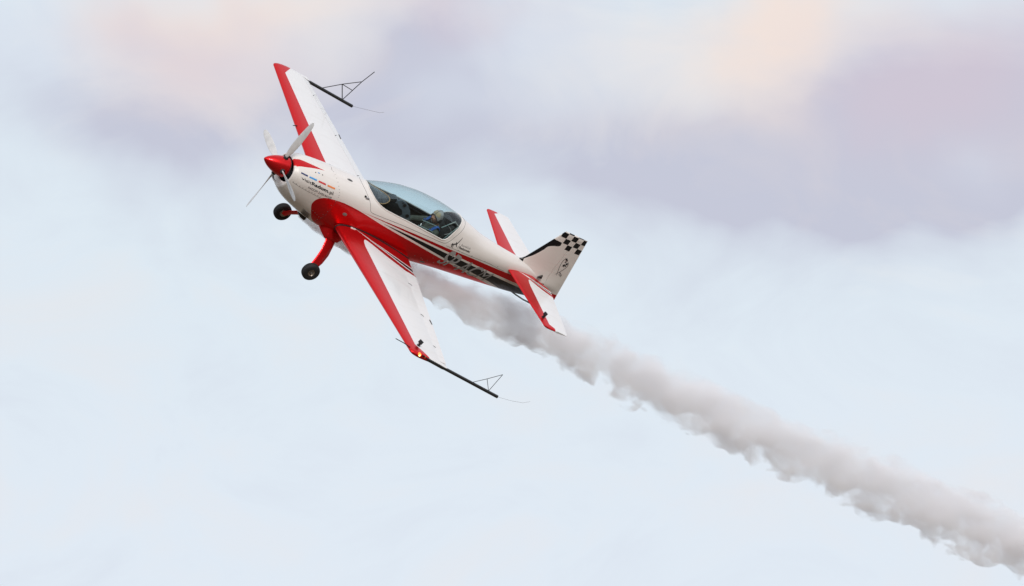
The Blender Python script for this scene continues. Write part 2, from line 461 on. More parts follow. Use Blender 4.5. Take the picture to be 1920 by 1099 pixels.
def link(name, me, material, parent=None, matrix=None):
    o = bpy.data.objects.new(name, me); COL.objects.link(o)
    if material is not None:
        while len(me.materials): me.materials.pop()
        for mm in (material if isinstance(material, (list, tuple)) else [material]): me.materials.append(mm)
    if parent is not None: o.parent = parent
    if matrix is not None:
        if parent is None: o.matrix_world = matrix
        else: o.matrix_local = matrix
    return o
def tag(o, label=None, category=None, group=None, kind=None):
    for k, v in (('label', label), ('category', category), ('group', group), ('kind', kind)):
        if v: o[k] = v
    return o
def B(s, y, z): return Vector((-s, y, z))       # aeroplane axes: s metres aft of the spinner tip, y to port, z up

# ------------------------------------------------------------------ ground (far below and behind the frame, it throws light up at the aeroplane)
gm = MB(); N_ = 24; E_ = 22000.0
gm.grid([[(-E_ + 2 * E_ * i / N_, -E_ + 2 * E_ * j / N_, 0) for j in range(N_ + 1)] for i in range(N_ + 1)])
tag(gm.build('ground', M['ground']), 'dry green and straw coloured airfield grass', kind='structure')

# ------------------------------------------------------------------ the aeroplane
ROOT = Matrix(((-0.753287, 0.296647, 0.586992, -4.10), (-0.637813, -0.547268, -0.541934, 153.0266), (0.160479, -0.782623, 0.601455, 47.8995), (0, 0, 0, 1)))
plane = bpy.data.objects.new('aerobatic_aeroplane', None)
COL.objects.link(plane)
plane.matrix_world = ROOT
tag(plane, 'red and white aerobatic monoplane banking steeply with smoke trailing behind it', 'aeroplane')

# --- fuselage: a closed skin, cut along the canopy opening
def pchip(xs,ys,x):
    xs=np.array(xs,float); ys=np.array(ys,float); h=np.diff(xs); d=np.diff(ys)/h
    m=np.zeros(len(xs))
    for i in range(1,len(xs)-1):
        if d[i-1]*d[i]>0:
            w1=2*h[i]+h[i-1]; w2=h[i]+2*h[i-1]; m[i]=(w1+w2)/(w1/d[i-1]+w2/d[i])
    m[0]=d[0]; m[-1]=d[-1]
    x=np.clip(np.asarray(x,float),xs[0],xs[-1])
    i=np.clip(np.searchsorted(xs,x)-1,0,len(xs)-2); u=(x-xs[i])/h[i]
    return ys[i]*(1+2*u)*(1-u)**2+h[i]*m[i]*u*(1-u)**2+ys[i+1]*u*u*(3-2*u)+h[i]*m[i+1]*u*u*(u-1)
# base section (no canopy bubble)
TS=[.49,.55,.75,1.05,1.5,1.95,2.5,3.2,3.8,4.2,4.6,5.1,5.6,6.05,6.3]
TZ=[.236,.262,.285,.304,.320,.322,.33,.35,.355,.335,.285,.235,.195,.09,.05]
BS=[.49,.55,.7,.9,1.2,1.6,2.4,3.2,4.,5,5.8,6.3]
BZ=[-.345,-.391,-.465,-.527,-.605,-.658,-.674,-.63,-.55,-.483,-.415,-.33]
WS=[.49,.55,.7,.9,1.3,2,2.6,3,3.6,4.2,4.8,5.4,6.0,6.3]
WW=[.312,.34,.385,.41,.43,.43,.42,.41,.385,.34,.275,.19,.085,.03]
MS=[.55,1.2,2,3,4,5,6.3]; MZ=[0.0,-.05,-.08,-.05,.0,.02,.02]
NTS=[.55,1,1.9,2.4,3.4,4.2,5,6.3]; NT=[2.1,2.3,2.3,2.3,2.2,2.1,2.1,2.0]
NBS=[.55,1,2,4,6.3]; NB=[2.2,2.6,3.0,2.6,2.2]
# bubble height above the base crown, and the angle where the bubble starts
US=[1.93,2.05,2.3,2.65,3.0,3.4,3.75,4.1,4.6,5.1]
UZ=[0,.036,.120,.205,.228,.207,.157,.088,.015,0]
AS=[1.93,2.0,2.1,2.25,2.5,3.0,3.6,4.2,5.1]
AD=[88,74,60,47,38,32,27,27,27]
def fus(s,th):
    """point (s,y,z) on the fuselage skin; th in degrees, -90 belly .. 0 port .. 90 crown .. 180 starboard"""
    s,th=np.broadcast_arrays(np.asarray(s,float),np.asarray(th,float))
    t=np.radians(th)
    a=pchip(TS,TZ,s); b=pchip(BS,BZ,s); w=pchip(WS,WW,s); zm=pchip(MS,MZ,s)
    nt=pchip(NTS,NT,s); nb=pchip(NBS,NB,s)
    c=np.cos(t); sn=np.sin(t); up=sn>=0; n=np.where(up,nt,nb)
    y=w*np.abs(c)**(2/n)*np.sign(c); z=np.where(up,zm+(a-zm)*np.abs(sn)**(2/n),zm-(zm-b)*np.abs(sn)**(2/n))
    U=np.where(s>US[0],pchip(US,UZ,s),0.0); A=pchip(AS,AD,s)
    q=np.clip(np.abs(90-th)/(90.0001-A),0,1)
    z=z+U*(1-q**2)
    return np.stack([s,y,z],-1)


OPEN = [(1.985, 90), (1.99, 86), (2.003, 77.2), (2.064, 64.6), (2.142, 52.6), (2.251, 43.9), (2.385, 38.5), (2.628, 34.8), (2.92, 31.2), (3.235, 26.2), (3.549, 20.8),
        (3.625, 19.4), (3.672, 19.6), (3.712, 21.8), (3.754, 28), (3.81, 38.6), (3.872, 52), (3.911, 63.5), (3.94, 75), (3.955, 90)]
def smooth_line(pts, k=6):
    p = [np.array(q, float) for q in pts]; out = []
    for i in range(len(p) - 1):
        a, b2, c, d2 = p[max(i - 1, 0)], p[i], p[i + 1], p[min(i + 2, len(p) - 1)]
        for j in range(k):
            t = j / k
            out.append(.5 * ((2 * b2) + (c - a) * t + (2 * a - 5 * b2 + 4 * c - d2) * t * t + (3 * b2 - a - 3 * c + d2) * t ** 3))
    out.append(p[-1]); return np.array(out)
rim_port = smooth_line(OPEN)
rim = np.vstack([rim_port, np.stack([rim_port[::-1, 0], 180 - rim_port[::-1, 1]], 1)[1:-1]])
KT = .0062
def opening_sdf(S, T):
    q = rim * [1, KT]; P = np.stack([S.ravel(), T.ravel() * KT], 1)
    a = q; b2 = np.roll(q, -1, 0); d_ = b2 - a
    best = np.full(len(P), 1e9); inside = np.zeros(len(P), bool)
    for i in range(len(a)):
        w = P - a[i]; L = (d_[i] ** 2).sum() + 1e-12; h = np.clip((w @ d_[i]) / L, 0, 1)
        best = np.minimum(best, np.hypot(*(w - h[:, None] * d_[i]).T))
        c = (a[i, 1] > P[:, 1]) != (b2[i, 1] > P[:, 1])
        with np.errstate(divide='ignore', invalid='ignore'):
            xx = d_[i, 0] * (P[:, 1] - a[i, 1]) / d_[i, 1] + a[i, 0]
        inside ^= c & (P[:, 0] < xx)
    return (np.where(inside, best, -best)).reshape(S.shape)
NS, NTH = 250, 168
s_line = np.concatenate([np.linspace(.49, .56, 6)[:-1], np.linspace(.56, 1.9, 50)[:-1], np.linspace(1.9, 4.05, 120)[:-1], np.linspace(4.05, 6.3, 76)])
th_line = np.linspace(-90, 270, NTH + 1)
SS, TT = np.meshgrid(s_line, th_line, indexing='ij')
TF = np.where(TT > 180, TT - 360, TT)
PP = fus(SS, TF)
SD = opening_sdf(SS, TF)
def clip_mesh(sign):
    verts = []; uvs = []; faces = []; vid = {}
    def vert(key, p, s_, t_):
        if key not in vid:
            vid[key] = len(verts); verts.append((-p[0], p[1], p[2]))
            uvs.append((s_, t_))
        return vid[key]
    nj = NTH
    for i in range(len(s_line) - 1):
        for j in range(nj):
            cs = [(i, j), (i + 1, j), (i + 1, j + 1), (i, j + 1)]
            d_ = [SD[c] * sign for c in cs]
            if max(d_) <= 0: continue
            poly = []
            for a in range(4):
                c0, c1_ = cs[a], cs[(a + 1) % 4]; d0, d1 = d_[a], d_[(a + 1) % 4]
                if d0 > 0: poly.append(vert((c0[0], c0[1] % nj), PP[c0], SS[c0], TF[c0]))
                if (d0 > 0) != (d1 > 0):
                    f = d0 / (d0 - d1); s_ = SS[c0] + f * (SS[c1_] - SS[c0]); t_ = TT[c0] + f * (TT[c1_] - TT[c0])
                    key = tuple(sorted(((c0[0], c0[1] % nj), (c1_[0], c1_[1] % nj)))) + ('x',)
                    t2 = t_ - 360 if t_ > 180 else t_
                    poly.append(vert(key, fus(s_, t2), s_, t2))
            if len(poly) >= 3: faces.append(poly)
    return verts, uvs, faces
def skin_mesh(name, sign, material, parent):
    v, uv, f = clip_mesh(sign)
    me = bpy.data.meshes.new(name); me.from_pydata(v, [], f); me.update()
    lay = me.uv_layers.new(name='livery')
    fold = lambda t: 180 - t if t > 90 else (-180 - t if t < -90 else t)
    for lp in me.loops:
        s_, t_ = uv[lp.vertex_index]
        lay.data[lp.index].uv = ((s_ - S0) / (S1 - S0), (fold(t_) + 90) / 180)
    for p in me.polygons: p.use_smooth = True
    bm = bmesh.new(); bm.from_mesh(me); bmesh.ops.recalc_face_normals(bm, faces=bm.faces)
    # the outside is where the normal points away from the centre line
    sm = sum((fc.normal.dot(fc.calc_center_median() - Vector((fc.calc_center_median().x, 0, -.1)))) for fc in bm.faces)
    if sm < 0: bmesh.ops.reverse_faces(bm, faces=bm.faces)
    bm.to_mesh(me); bm.free()
    return link(name, me, material, parent)
fuselage = skin_mesh('fuselage', -1, M['fuselage'], plane)
canopy = skin_mesh('canopy', 1, M['glass'], plane)
sol = canopy.modifiers.new('thickness', 'SOLIDIFY'); sol.thickness = .005; sol.offset = -1
def F(s, t, off=0.0):
    """point on the skin (aeroplane axes), lifted by off"""
    p = fus(s, t); e = 1e-3
    ds = (fus(s + e, t) - p) / e; dt = (fus(s, t + .05) - p) / .05
    n_ = np.cross(dt, ds); n_ /= np.linalg.norm(n_) + 1e-12
    if n_ @ (p - np.array([p[0], 0, -.08])) < 0: n_ = -n_
    p = p + n_ * off
    return B(*p)
# canopy rim: white painted frame with a dark rubber edge inside it
rr = MB(); ring = [F(a, t if t <= 180 else t - 360, .000) for a, t in rim]; ring.append(ring[0])
rr.tube(ring, .011, 8, caps=False); rr.build('canopy_frame', M['white'], canopy)
rr = MB(); ring2 = [F(a, t, -.016) for a, t in rim]; ring2.append(ring2[0])
rr.tube(ring2, .009, 6, caps=False); rr.build('canopy_seal', M['black'], canopy)
# panel gaps
def seam_line(pts, off=.0012, r=.0032, mirror=True, k=5):
    L = smooth_line(pts, k)
    for side in ((0, 1) if mirror else (0,)):
        q = MB(); q.tube([F(a, 180 - t if side else t, off - r * .55) for a, t in L], r, 6); q.build('panel_gap', M['seam'], fuselage)
seam_line([(1.865, 90), (1.868, 84), (1.885, 76), (1.95, 57), (2.01, 45), (2.06, 32), (2.095, 22), (2.16, 18.6), (2.4, 18.2), (2.857, 17.6), (3.41, 14.2), (3.66, 12.2), (3.75, 13.7), (3.80, 20), (3.87, 33), (3.95, 48), (4.0, 62), (4.03, 76), (4.04, 90)])
seam_line([(1.405, 9), (1.405, -12), (1.40, -40), (1.40, -75)], r=.0016)
seam_line([(.52, -4), (.641, -2.9), (.747, -1.8), (.882, -.8), (1.007, -.4), (1.1, -.2)], r=.0022)
seam_line([(3.80, 8.2), (4.0, 6.8), (4.212, 5.2), (4.785, 0.6), (5.104, -2.4), (5.2, -3)], r=.0022)
# screws along the gaps
def dots(pts, r=.006, material='seam', name='screw_row', h=.003):
    q = MB()
    for a, t in pts:
        c = F(a, t, .0); n_ = (F(a, t, .01) - c).normalized()
        q.lathe(c, n_, [(-.002, r), (h, r), (h + .001, r * .6), (h + .001, .0001)], 8)
    o_ = q.build(name, M[material], fuselage); o_['kind'] = 'stuff'; return o_
arc = smooth_line([(1.225, 90), (1.245, 84.2), (1.283, 67.2), (1.332, 47), (1.375, 31.6), (1.395, 20)], 4)
dots([tuple(p) for p in arc[::2]] + [(a, 180 - t) for a, t in arc[2::2]], .005)
dots([(.53 + .0625 * i, -4.2 + 4.2 * min(1, i / 8) ** .7 + 1.3) for i in range(10)], .0055)
dots([(1.385 - .02 * (i % 2), 8 - i * 9) for i in range(9)] + [(1.16 + .06 * i, -24 - i * 1.5) for i in range(4)], .0065, 'steel')
dots([(4.08 + .31 * i, 8.6 - 2.7 * i) for i in range(5)], .006)
dots([(3.42 + .14 * i, -27 - 1.6 * i) for i in range(5)] + [(3.6, -31), (3.75, -20)], .007, 'steel')
# latch, vents, little round plates
def plate(s_, t_, r1, r2, material, name, parent=None, off=.003):
    c = F(s_, t_, off); ux = (F(s_ + .01, t_, off) - c).normalized(); uy = (F(s_, t_ + 1.0, off) - c).normalized(); nz = ux.cross(uy)
    if nz.dot(F(s_, t_, off + .01) - c) < 0: nz = -nz
    q = MB(); q.blade([(c - nz * .012, ux * r1, uy * r2), (c, ux * r1, uy * r2), (c + nz * .002, ux * r1 * .8, uy * r2 * .8)], 20)
    return q.build(name, M[material], parent or fuselage)
plate(1.587, 79.0, .060, .028, 'ink_grey', 'fuel_filler'); plate(1.587, 79.0, .035, .016, 'ink', 'fuel_cap', off=.006)
plate(.844, 58.3, .010, .010, 'ink', 'sensor_port'); plate(.985, 59.5, .010, .010, 'ink', 'sensor_port')
plate(.910, 60.8, .022, .010, 'bar_sky', 'round_badge')
q = MB(); c = F(1.95, 47.5, .012); q.box(c, (.035, .012, .012)); q.build('canopy_latch', M['steel'], canopy, bevel=.004)
q = MB(); c = F(1.905, 50.5, .010); q.box(c, (.014, .014, .014)); q.build('latch_button', M['black'], canopy, bevel=.004)
plate(1.70, -2.5, .045, .03, 'ink_grey', 'step_plate'); plate(3.659, -41, .055, .022, 'ink_grey', 'antenna_plate')
# --- nose: front face with the oval air inlet round the spinner
def nose_ring(s_, t_): return F(s_, t_)
q = MB(); rows = []
tt = np.linspace(-90, 270, 97)[:-1]; tt = np.where(tt > 180, tt - 360, tt)
outer = [F(.49, t) for t in tt]
def inlet(t, k, s_):
    a = R(t); c_, s2 = math.cos(a), math.sin(a)
    return B(s_, .272 * k * math.copysign(abs(c_) ** .85, c_), -.008 + (.192 * k) * math.copysign(abs(s2) ** .9, s2))
rows.append(outer)
for f_, s_ in ((.12, .474), (.4, .464), (.75, .458), (.93, .462), (1.0, .475)):
    rows.append([Vector((-s_, (1 - f_) * o_.y + f_ * inlet(t, 1, s_).y, (1 - f_) * o_.z + f_ * inlet(t, 1, s_).z)) for o_, t in zip(outer, tt)])
q.grid(rows, close_v=True); nb = q.build('nose_bowl', M['fuselage'], fuselage, angle=60)
lay = nb.data.uv_layers.new(name='livery')
for lp in nb.data.loops:
    co = nb.data.vertices[lp.vertex_index].co; a_ = math.degrees(math.atan2(co.z + .01, abs(co.y) * .84))
    lay.data[lp.index].uv = ((.49 - S0) / (S1 - S0), (a_ + 90) / 180)
q = MB(); q.grid([[inlet(t, 1.0, .475) for t in tt], [inlet(t, .99, .52) for t in tt], [inlet(t, .93, .66) for t in tt], [inlet(t, .3, .70) for t in tt]], close_v=True)
q.build('air_inlet', M['panel_dark'], fuselage, angle=70)
for sgn in (1, -1):       # finned engine cylinders just visible inside the inlet
    q = MB()
    for k in range(7): q.lathe(B(.56 + .012 * k, sgn * .23, -.05), (1, 0, 0), [(0, .01), (0, .06), (.004, .06), (.004, .01)], 16)
    q.build('engine_cylinder', M['steel'], fuselage)
# chin inlet, a slot with a white lip
q = MB(); cc = B(.470, -.10, -.285); lip = [cc + Vector((-.012 * math.sin(a) * 0, .115 * math.cos(a), .040 * math.sin(a))) for a in np.linspace(0, 2 * math.pi, 33)]
q.tube(lip, .011, 8, caps=False); q.build('chin_inlet_lip', M['white'], fuselage)
q = MB(); q.blade([(cc + Vector((-.06, 0, 0)), (0, .108, 0), (0, 0, .034)), (cc + Vector((.004, 0, 0)), (0, .108, 0), (0, 0, .034))], 28); q.build('chin_inlet', M['panel_dark'], fuselage)
# louvres in the lower cowling
for k in range(7):
    q = MB(); t0 = -36 - k * 3.4
    q.tube([F(1.00 + .012 * k + a, t0 - 2.0 * a, .001) for a in np.linspace(0, .20, 7)], [.001, .006, .007, .007, .007, .006, .001], 6)
    q.build('louvre', M['ink_grey'], fuselage)
# exhaust stubs
for y_ in (.12, -.16):
    q = MB(); pts = [B(1.13, y_, -.54), B(1.19, y_, -.60), B(1.25, y_, -.635), B(1.33, y_, -.655)]
    q.tube(pts, [.036, .036, .036, .037], 14, caps=False); q.tube(pts, [.03, .03, .03, .03], 14)
    q.build('exhaust_pipe', M['black'], fuselage)
# --- lettering
def text_mesh(body, bold=0.0, shear=0.0, spacing=1.0):
    cu = bpy.data.curves.new('lettering', 'FONT'); cu.body = body; cu.size = 1.0; cu.offset = bold; cu.shear = shear; cu.space_character = spacing
    cu.resolution_u = 4
    ob = bpy.data.objects.new('lettering_source', cu); COL.objects.link(ob)
    bpy.context.view_layer.update()
    dg = bpy.context.evaluated_depsgraph_get()
    me = bpy.data.meshes.new_from_object(ob.evaluated_get(dg))
    bpy.data.objects.remove(ob); bpy.data.curves.remove(cu)
    return me
def lettering(items, name, material, mapping, width_to=None, split=.04, off=.0025, parent=None):
    """items: [(text, bold)]; they run on one line; mapping(u, v) takes the unit line to the surface"""
    bm = bmesh.new(); x = 0.0
    for body, bold, dx_ in items:
        me = text_mesh(body, bold); x0 = min(v.co.x for v in me.vertices); 
        for v in me.vertices: v.co.x += x - x0
        x = max(v.co.x for v in me.vertices) + dx_
        bm.from_mesh(me); bpy.data.meshes.remove(me)
    W_ = max(v.co.x for v in bm.verts)
    cap = .69
    bmesh.ops.triangulate(bm, faces=bm.faces)
    for it in range(5):
        long_ = [e for e in bm.edges if e.calc_length() > split]
        if not long_: break
        bmesh.ops.subdivide_edges(bm, edges=long_, cuts=1)
    for v in bm.verts:
        v.co = mapping(v.co.x / W_, v.co.y / cap)
    me = bpy.data.meshes.new(name); bm.to_mesh(me); bm.free()
    return link(name, me, M[material], parent or fuselage)
def skin_map(o_, e_, t_, off=.0035):
    o_, e_, t_ = (np.array(a, float) for a in (o_, e_, t_))
    def f(u, v):
        p = o_ + (e_ - o_) * u + (t_ - o_) * v
        return F(p[0], p[1], off)
    return f
lettering([('SP-AC', .014, .07), ('M', -.002, 0)], 'registration_lettering', 'letter', skin_map((3.862, -27.5), (4.97, -43.0), (3.955, 1.5)), split=.08)
lettering([('visit', .008, .05), ('Radom', .036, .06), ('.pl', .008, 0)], 'sponsor_lettering', 'ink', skin_map((.618, 18.3), (1.278, 18.7), (.60, 26.6)))
lettering([('RADOM ZASKAKUJE', 0.0, 0)], 'slogan_lettering', 'ink', skin_map((.795, 4.6), (1.287, 7.4), (.789, 10.0)))
lettering([('Aeroklub', -.002, 0)], 'club_lettering', 'ink_grey', skin_map((4.066, 22.0), (4.285, 22.0), (4.064, 28.6)))
lettering([('Radomski', .022, 0)], 'club_lettering', 'ink', skin_map((4.058, 13.6), (4.303, 12.4), (4.052, 20.0)))
for k, (a0, a1, mm_) in enumerate(((.575, .702, 'bar_navy'), (.735, .885, 'bar_sky'), (.921, 1.073, 'bar_red'), (1.109, 1.267, 'bar_orange'))):
    q = MB(); n_ = 10
    q.grid([[F(a0 + (a1 - a0) * i / n_, 36.9 - .2 * k + dv, .0035) for dv in (-2.3, 0, 2.3)] for i in range(n_ + 1)])
    q.build('colour_bar', M[mm_], fuselage)
# club emblem: two small gliders climbing, and a divider
q = MB()
def flat_poly(pts, off=.0035):
    q.add([F(a, t, off) for a, t in pts], [tuple(range(len(pts)))])
def stroke(p0, p1, w0, w1):
    p0, p1 = np.array(p0, float), np.array(p1, float); dd = (p1 - p0) * [1, KT]; dd /= np.linalg.norm(dd); nn = np.array([-dd[1], dd[0] / 1]) * [1, 1 / KT]
    n_ = 6; rows = []
    for i in range(n_ + 1):
        c_ = p0 + (p1 - p0) * i / n_; w = w0 + (w1 - w0) * i / n_
        rows.append([F(*(c_ - nn * w), .0035), F(*(c_ + nn * w), .0035)])
    q.grid(rows)
stroke((3.965, 20), (4.035, 40), .010, .002); stroke((3.90, 16), (3.975, 24), .008, .011); stroke((3.868, 15), (3.905, 17), .004, .010)
stroke((3.885, 20.5), (3.905, 10), .007, .008); stroke((3.91, 23), (3.93, 9.5), .004, .005); stroke((3.955, 27), (3.985, 17.5), .008, .007); stroke((3.985, 18), (4.005, 14.5), .006, .003)
stroke((4.035, 27), (4.032, 12.5), .0025, .0025)
q.build('club_emblem', M['ink'], fuselage, smooth=False)

# --- propeller
prop = bpy.data.objects.new('propeller', None); COL.objects.link(prop); prop.parent = plane
q = MB(); L_, R_ = .455, .176
prof = [(L_ * (u ** 1.55), R_ * (1 - (1 - u ** 1.55) ** 1.8) ** .74 if u > 0 else .0001) for u in np.linspace(0, 1, 26)] + [(L_ + .006, R_ - .004), (L_ + .006, .02)]
q.lathe((0, 0, 0), (-1, 0, 0), prof, 48); q.build('spinner', M['red'], prop, angle=50)
q = MB(); q.lathe(B(L_ - .012, 0, 0), (-1, 0, 0), [(0, R_ + .0012), (.004, R_ + .0016), (.010, R_ + .0012)], 48, close=True); q.build('spinner_seam', M['seam'], prop)
def prop_blade(phi):
    r_ = Vector((0, math.cos(phi), math.sin(phi))); t_ = Vector((0, -math.sin(phi), math.cos(phi))); fw = Vector((1, 0, 0)); c0 = B(.345, 0, 0)
    secs = []; root = []
    for r0, ch, th, pit in ((.165, .055, .032, 62), (.22, .075, .028, 55), (.30, .110, .022, 47), (.42, .140, .017, 38), (.56, .150, .013, 31), (.70, .143, .010, 26), (.82, .125, .008, 23), (.90, .098, .006, 21), (.945, .062, .004, 20), (.962, .02, .002, 20)):
        p = R(pit); ca = (t_ * math.cos(p) + fw * math.sin(p)); na = (fw * math.cos(p) - t_ * math.sin(p))
        secs.append((c0 + r_ * r0 + ca * .01, ca * ch * .43, na * th * .5))
    q = MB(); q.blade(secs, 20); b_ = q.build('propeller_blade', M['blade'], prop, angle=60)
    return b_
for k in range(4): prop_blade(R(-2 + 90 * k))
for k in range(4):
    phi = R(-2 + 90 * k); r_ = Vector((0, math.cos(phi), math.sin(phi)))
    q = MB(); q.lathe(B(.345, 0, 0) + r_ * .12, r_, [(0, .046), (.055, .044), (.075, .036)], 18); q.build('blade_cuff', M['blade_root'], prop)

# --- wings
def af(xc, tc): return 5 * tc * (.2969 * np.sqrt(xc) - .126 * xc - .3516 * xc ** 2 + .2843 * xc ** 3 - .1036 * xc ** 4)
def wing_sec(a_y):
    a = 4 - a_y; le = 1.815 - .03 * a; te = 2.60 + .197 * a; zc = -.216 - .058 * a; tc = .122 + .028 * a / 3.5
    return le, te, zc, tc
HINGE = .81
def wing_pt(y, xc, up):
    le, te, zc, tc = wing_sec(abs(y)); c = te - le
    return Vector((-(le + xc * c), y, zc + up * af(xc, tc) * c))
def section(ptf, x_lo, x_hi, up_only=None):
    xs = [x_hi * (1 - math.cos(math.pi / 2 * i / 26)) for i in range(27)] if x_lo == 0.0 else [x_lo + (x_hi - x_lo) * i / 12 for i in range(13)]
    if x_lo == 0.0 and x_hi == 1.0: xs = [.5 * (1 - math.cos(math.pi * i / 26)) for i in range(27)]
    xs[-1] = x_hi
    up = [ptf(x, 1) for x in reversed(xs)]; lo = [ptf(x, -1) for x in xs]
    if x_lo == 0.0: lo = lo[1:]
    if x_hi == 1.0: lo = lo[:-1]
    return up + lo
AIL_IN, AIL_OUT = 1.055, 3.985
for sd in (1, -1):
    q = MB()
    ys = list(np.linspace(.30, AIL_IN, 10))
    q.grid([section(lambda x, u: wing_pt(sd * y, x, u), 0.0, 1.0) for y in ys], close_v=True, caps=True)
    ys = list(np.linspace(AIL_IN, AIL_OUT, 30))
    q.grid([section(lambda x, u: wing_pt(sd * y, x, u), 0.0, HINGE - .0008) for y in ys], close_v=True, caps=True)
    # rounded tip
    rows = []
    le, te, zc, tc = wing_sec(4.0); c_ = te - le
    for y, a0, kt in ((AIL_OUT, 0.0, 1.0), (4.01, .004, 1.0), (4.035, .02, .96), (4.055, .05, .84), (4.07, .09, .62), (4.078, .13, .30), (4.08, .16, .04)):
        f = lambda x, u: Vector((-(le + a0 + x * (c_ - a0)), sd * y, zc + u * af(x, tc) * c_ * kt))
        rows.append(section(f, 0.0, 1.0))
    q.grid(rows, close_v=True, caps=True)
    w = q.build('wing', M['wing'], plane, angle=50)
    # aileron, a few degrees off neutral (port up, starboard down)
    defl = R(5.5) * sd
    hx = {}
    q = MB(); rows = []
    for y in np.linspace(AIL_IN + .008, AIL_OUT - .008, 24):
        le2, te2, zc2, tc2 = wing_sec(y); c2 = te2 - le2; hs = le2 + (HINGE + .012) * c2
        sec = section(lambda x, u: wing_pt(sd * y, x, u), HINGE + .0008, 1.0)
        out = []
        for p in sec:
            ds_, dz_ = -p.x - hs, p.z - zc2
            out.append(Vector((-(hs + ds_ * math.cos(defl) - dz_ * math.sin(defl)), p.y, zc2 + ds_ * math.sin(defl) + dz_ * math.cos(defl))))
        rows.append(out)
    q.grid(rows, close_v=True, caps=True); al = q.build('aileron', M['wing'], w, angle=50)
    for y in (1.5, 2.5, 3.5):          # hinge brackets
        p = wing_pt(sd * y, .795, 1) + Vector((0, 0, .002)); p2 = wing_pt(sd * (y + .04), .85, 1) + Vector((0, 0, .010))
        q = MB(); q.tube([p, (p + p2) / 2 + Vector((0, 0, .004)), p2], [.003, .004, .003], 6); q.build('hinge_bracket', M['black'], w)
    q = MB(); y = 2.62                  # trim tab lever at the trailing edge
    p = wing_pt(sd * y, .975, 1) + Vector((0, 0, .017 * sd + .003)); q.box(p, (.009, .06, .004)); q.build('trim_tab', M['black'], al)
    # rubber seal along the wing root
    q = MB(); y0 = .415
    loop = []
    for x in [.999, .95, .88, .8, .7, .6, .5, .4, .3, .2, .12, .06, .025, .006, 0]: loop.append(wing_pt(sd * y0, x, 1) + Vector((0, sd * .012, .004)))
    for x in [.01, .03, .08, .16, .3, .5, .7, .9, .999]: loop.append(wing_pt(sd * y0, x, -1) + Vector((0, sd * .012, -.004)))
    q.tube(loop, .0125, 8); q.build('root_seal', M['black'], w)
    q = MB(); c0 = wing_pt(sd * .455, .185, 1); q.blade([(c0 - Vector((0, 0, .01)), (.055, 0, 0), (0, .03, 0)), (c0 + Vector((0, 0, .006)), (.055, 0, 0), (0, .03, 0)), (c0 + Vector((0, 0, .009)), (.045, 0, 0), (0, .022, 0))], 20); fc_ = q.build('filler_plate', M['white'], w)
    q = MB(); q.lathe(c0 + Vector((0, 0, .008)), (0, 0, 1), [(0, .012), (.004, .012), (.004, .0001)], 12); q.build('filler_screw', M['steel'], fc_)
# pressure probe ahead of the port tip, stall vane ahead of the starboard wing
q = MB(); q.tube([B(1.50, 3.93, -.158), B(1.70, 3.93, -.175), B(1.86, 3.93, -.205)], [.007, .008, .010], 8); q.build('pressure_probe', M['black'], plane)
q = MB(); q.tube([wing_pt(-2.3, .0, 1) + Vector((.06, 0, -.005)), wing_pt(-2.3, .01, 1)], [.006, .010], 8); q.build('stall_vane', M['black'], plane)

# --- wingtip booms with sighting frames
def boom(y, a, b_, r0, r1):
    q = MB(); q.tube([B(*a), B(*[(1 - .22) * a[i] + .22 * b_[i] for i in range(3)]), B(*[(1 - .25) * a[i] + .25 * b_[i] for i in range(3)]), B(*b_)], [r0, r0 * 1.1, r1, r1], 14); return q.build('wingtip_boom', M['carbon'], plane)
def rod(p0, p1, parent, r=.0070): q = MB(); q.tube([B(*p0), B(*p1)], r, 8); q.build('sighting_rod', M['carbon'], parent)
yb = -3.99
bs = boom(yb, (2.30, yb, -.212), (3.645, yb, -.327), .012, .028)
A_, B_, C_, D_, E2, F_ = [(s_, yb, z_) for s_, z_ in ((2.912, -.247), (3.197, -.026), (3.490, .167), (3.570, .434), (3.401, -.295), (3.47, -.03))]
F_ = tuple(E2[i] + (C_[i] - E2[i]) * .52 for i in range(3))
rod(A_, B_, bs); rod(B_, C_, bs); rod(E2, C_, bs); rod(C_, D_, bs); rod(B_, E2, bs, .0085); rod(B_, F_, bs)
q = MB(); q.tube([B(*p) for p in ((3.64, yb, -.327), (3.85, yb, -.29), (4.10, yb, -.245), (4.19, yb, -.226), (4.255, yb, -.188))], .0022, 6); q.build('trailing_wire', M['ink_grey'], bs)
yb = 4.06
bp = boom(yb, (2.16, yb, -.212), (3.785, yb, -.338), .030, .028)
A_, B_, C_, E2 = [(s_, yb, z_) for s_, z_ in ((3.201, -.268), (3.585, .074), (3.387, -.110), (3.568, -.303))]
rod(A_, C_, bp, .0048); rod(C_, B_, bp, .0048); rod(B_, E2, bp, .0048); rod(C_, E2, bp, .0048)
q = MB(); q.tube([B(*p) for p in ((3.78, yb, -.338), (3.95, yb, -.32), (4.10, yb, -.298), (4.28, yb, -.255), (4.385, yb, -.180))], .0018, 6); q.build('trailing_wire', M['ink_grey'], bp)
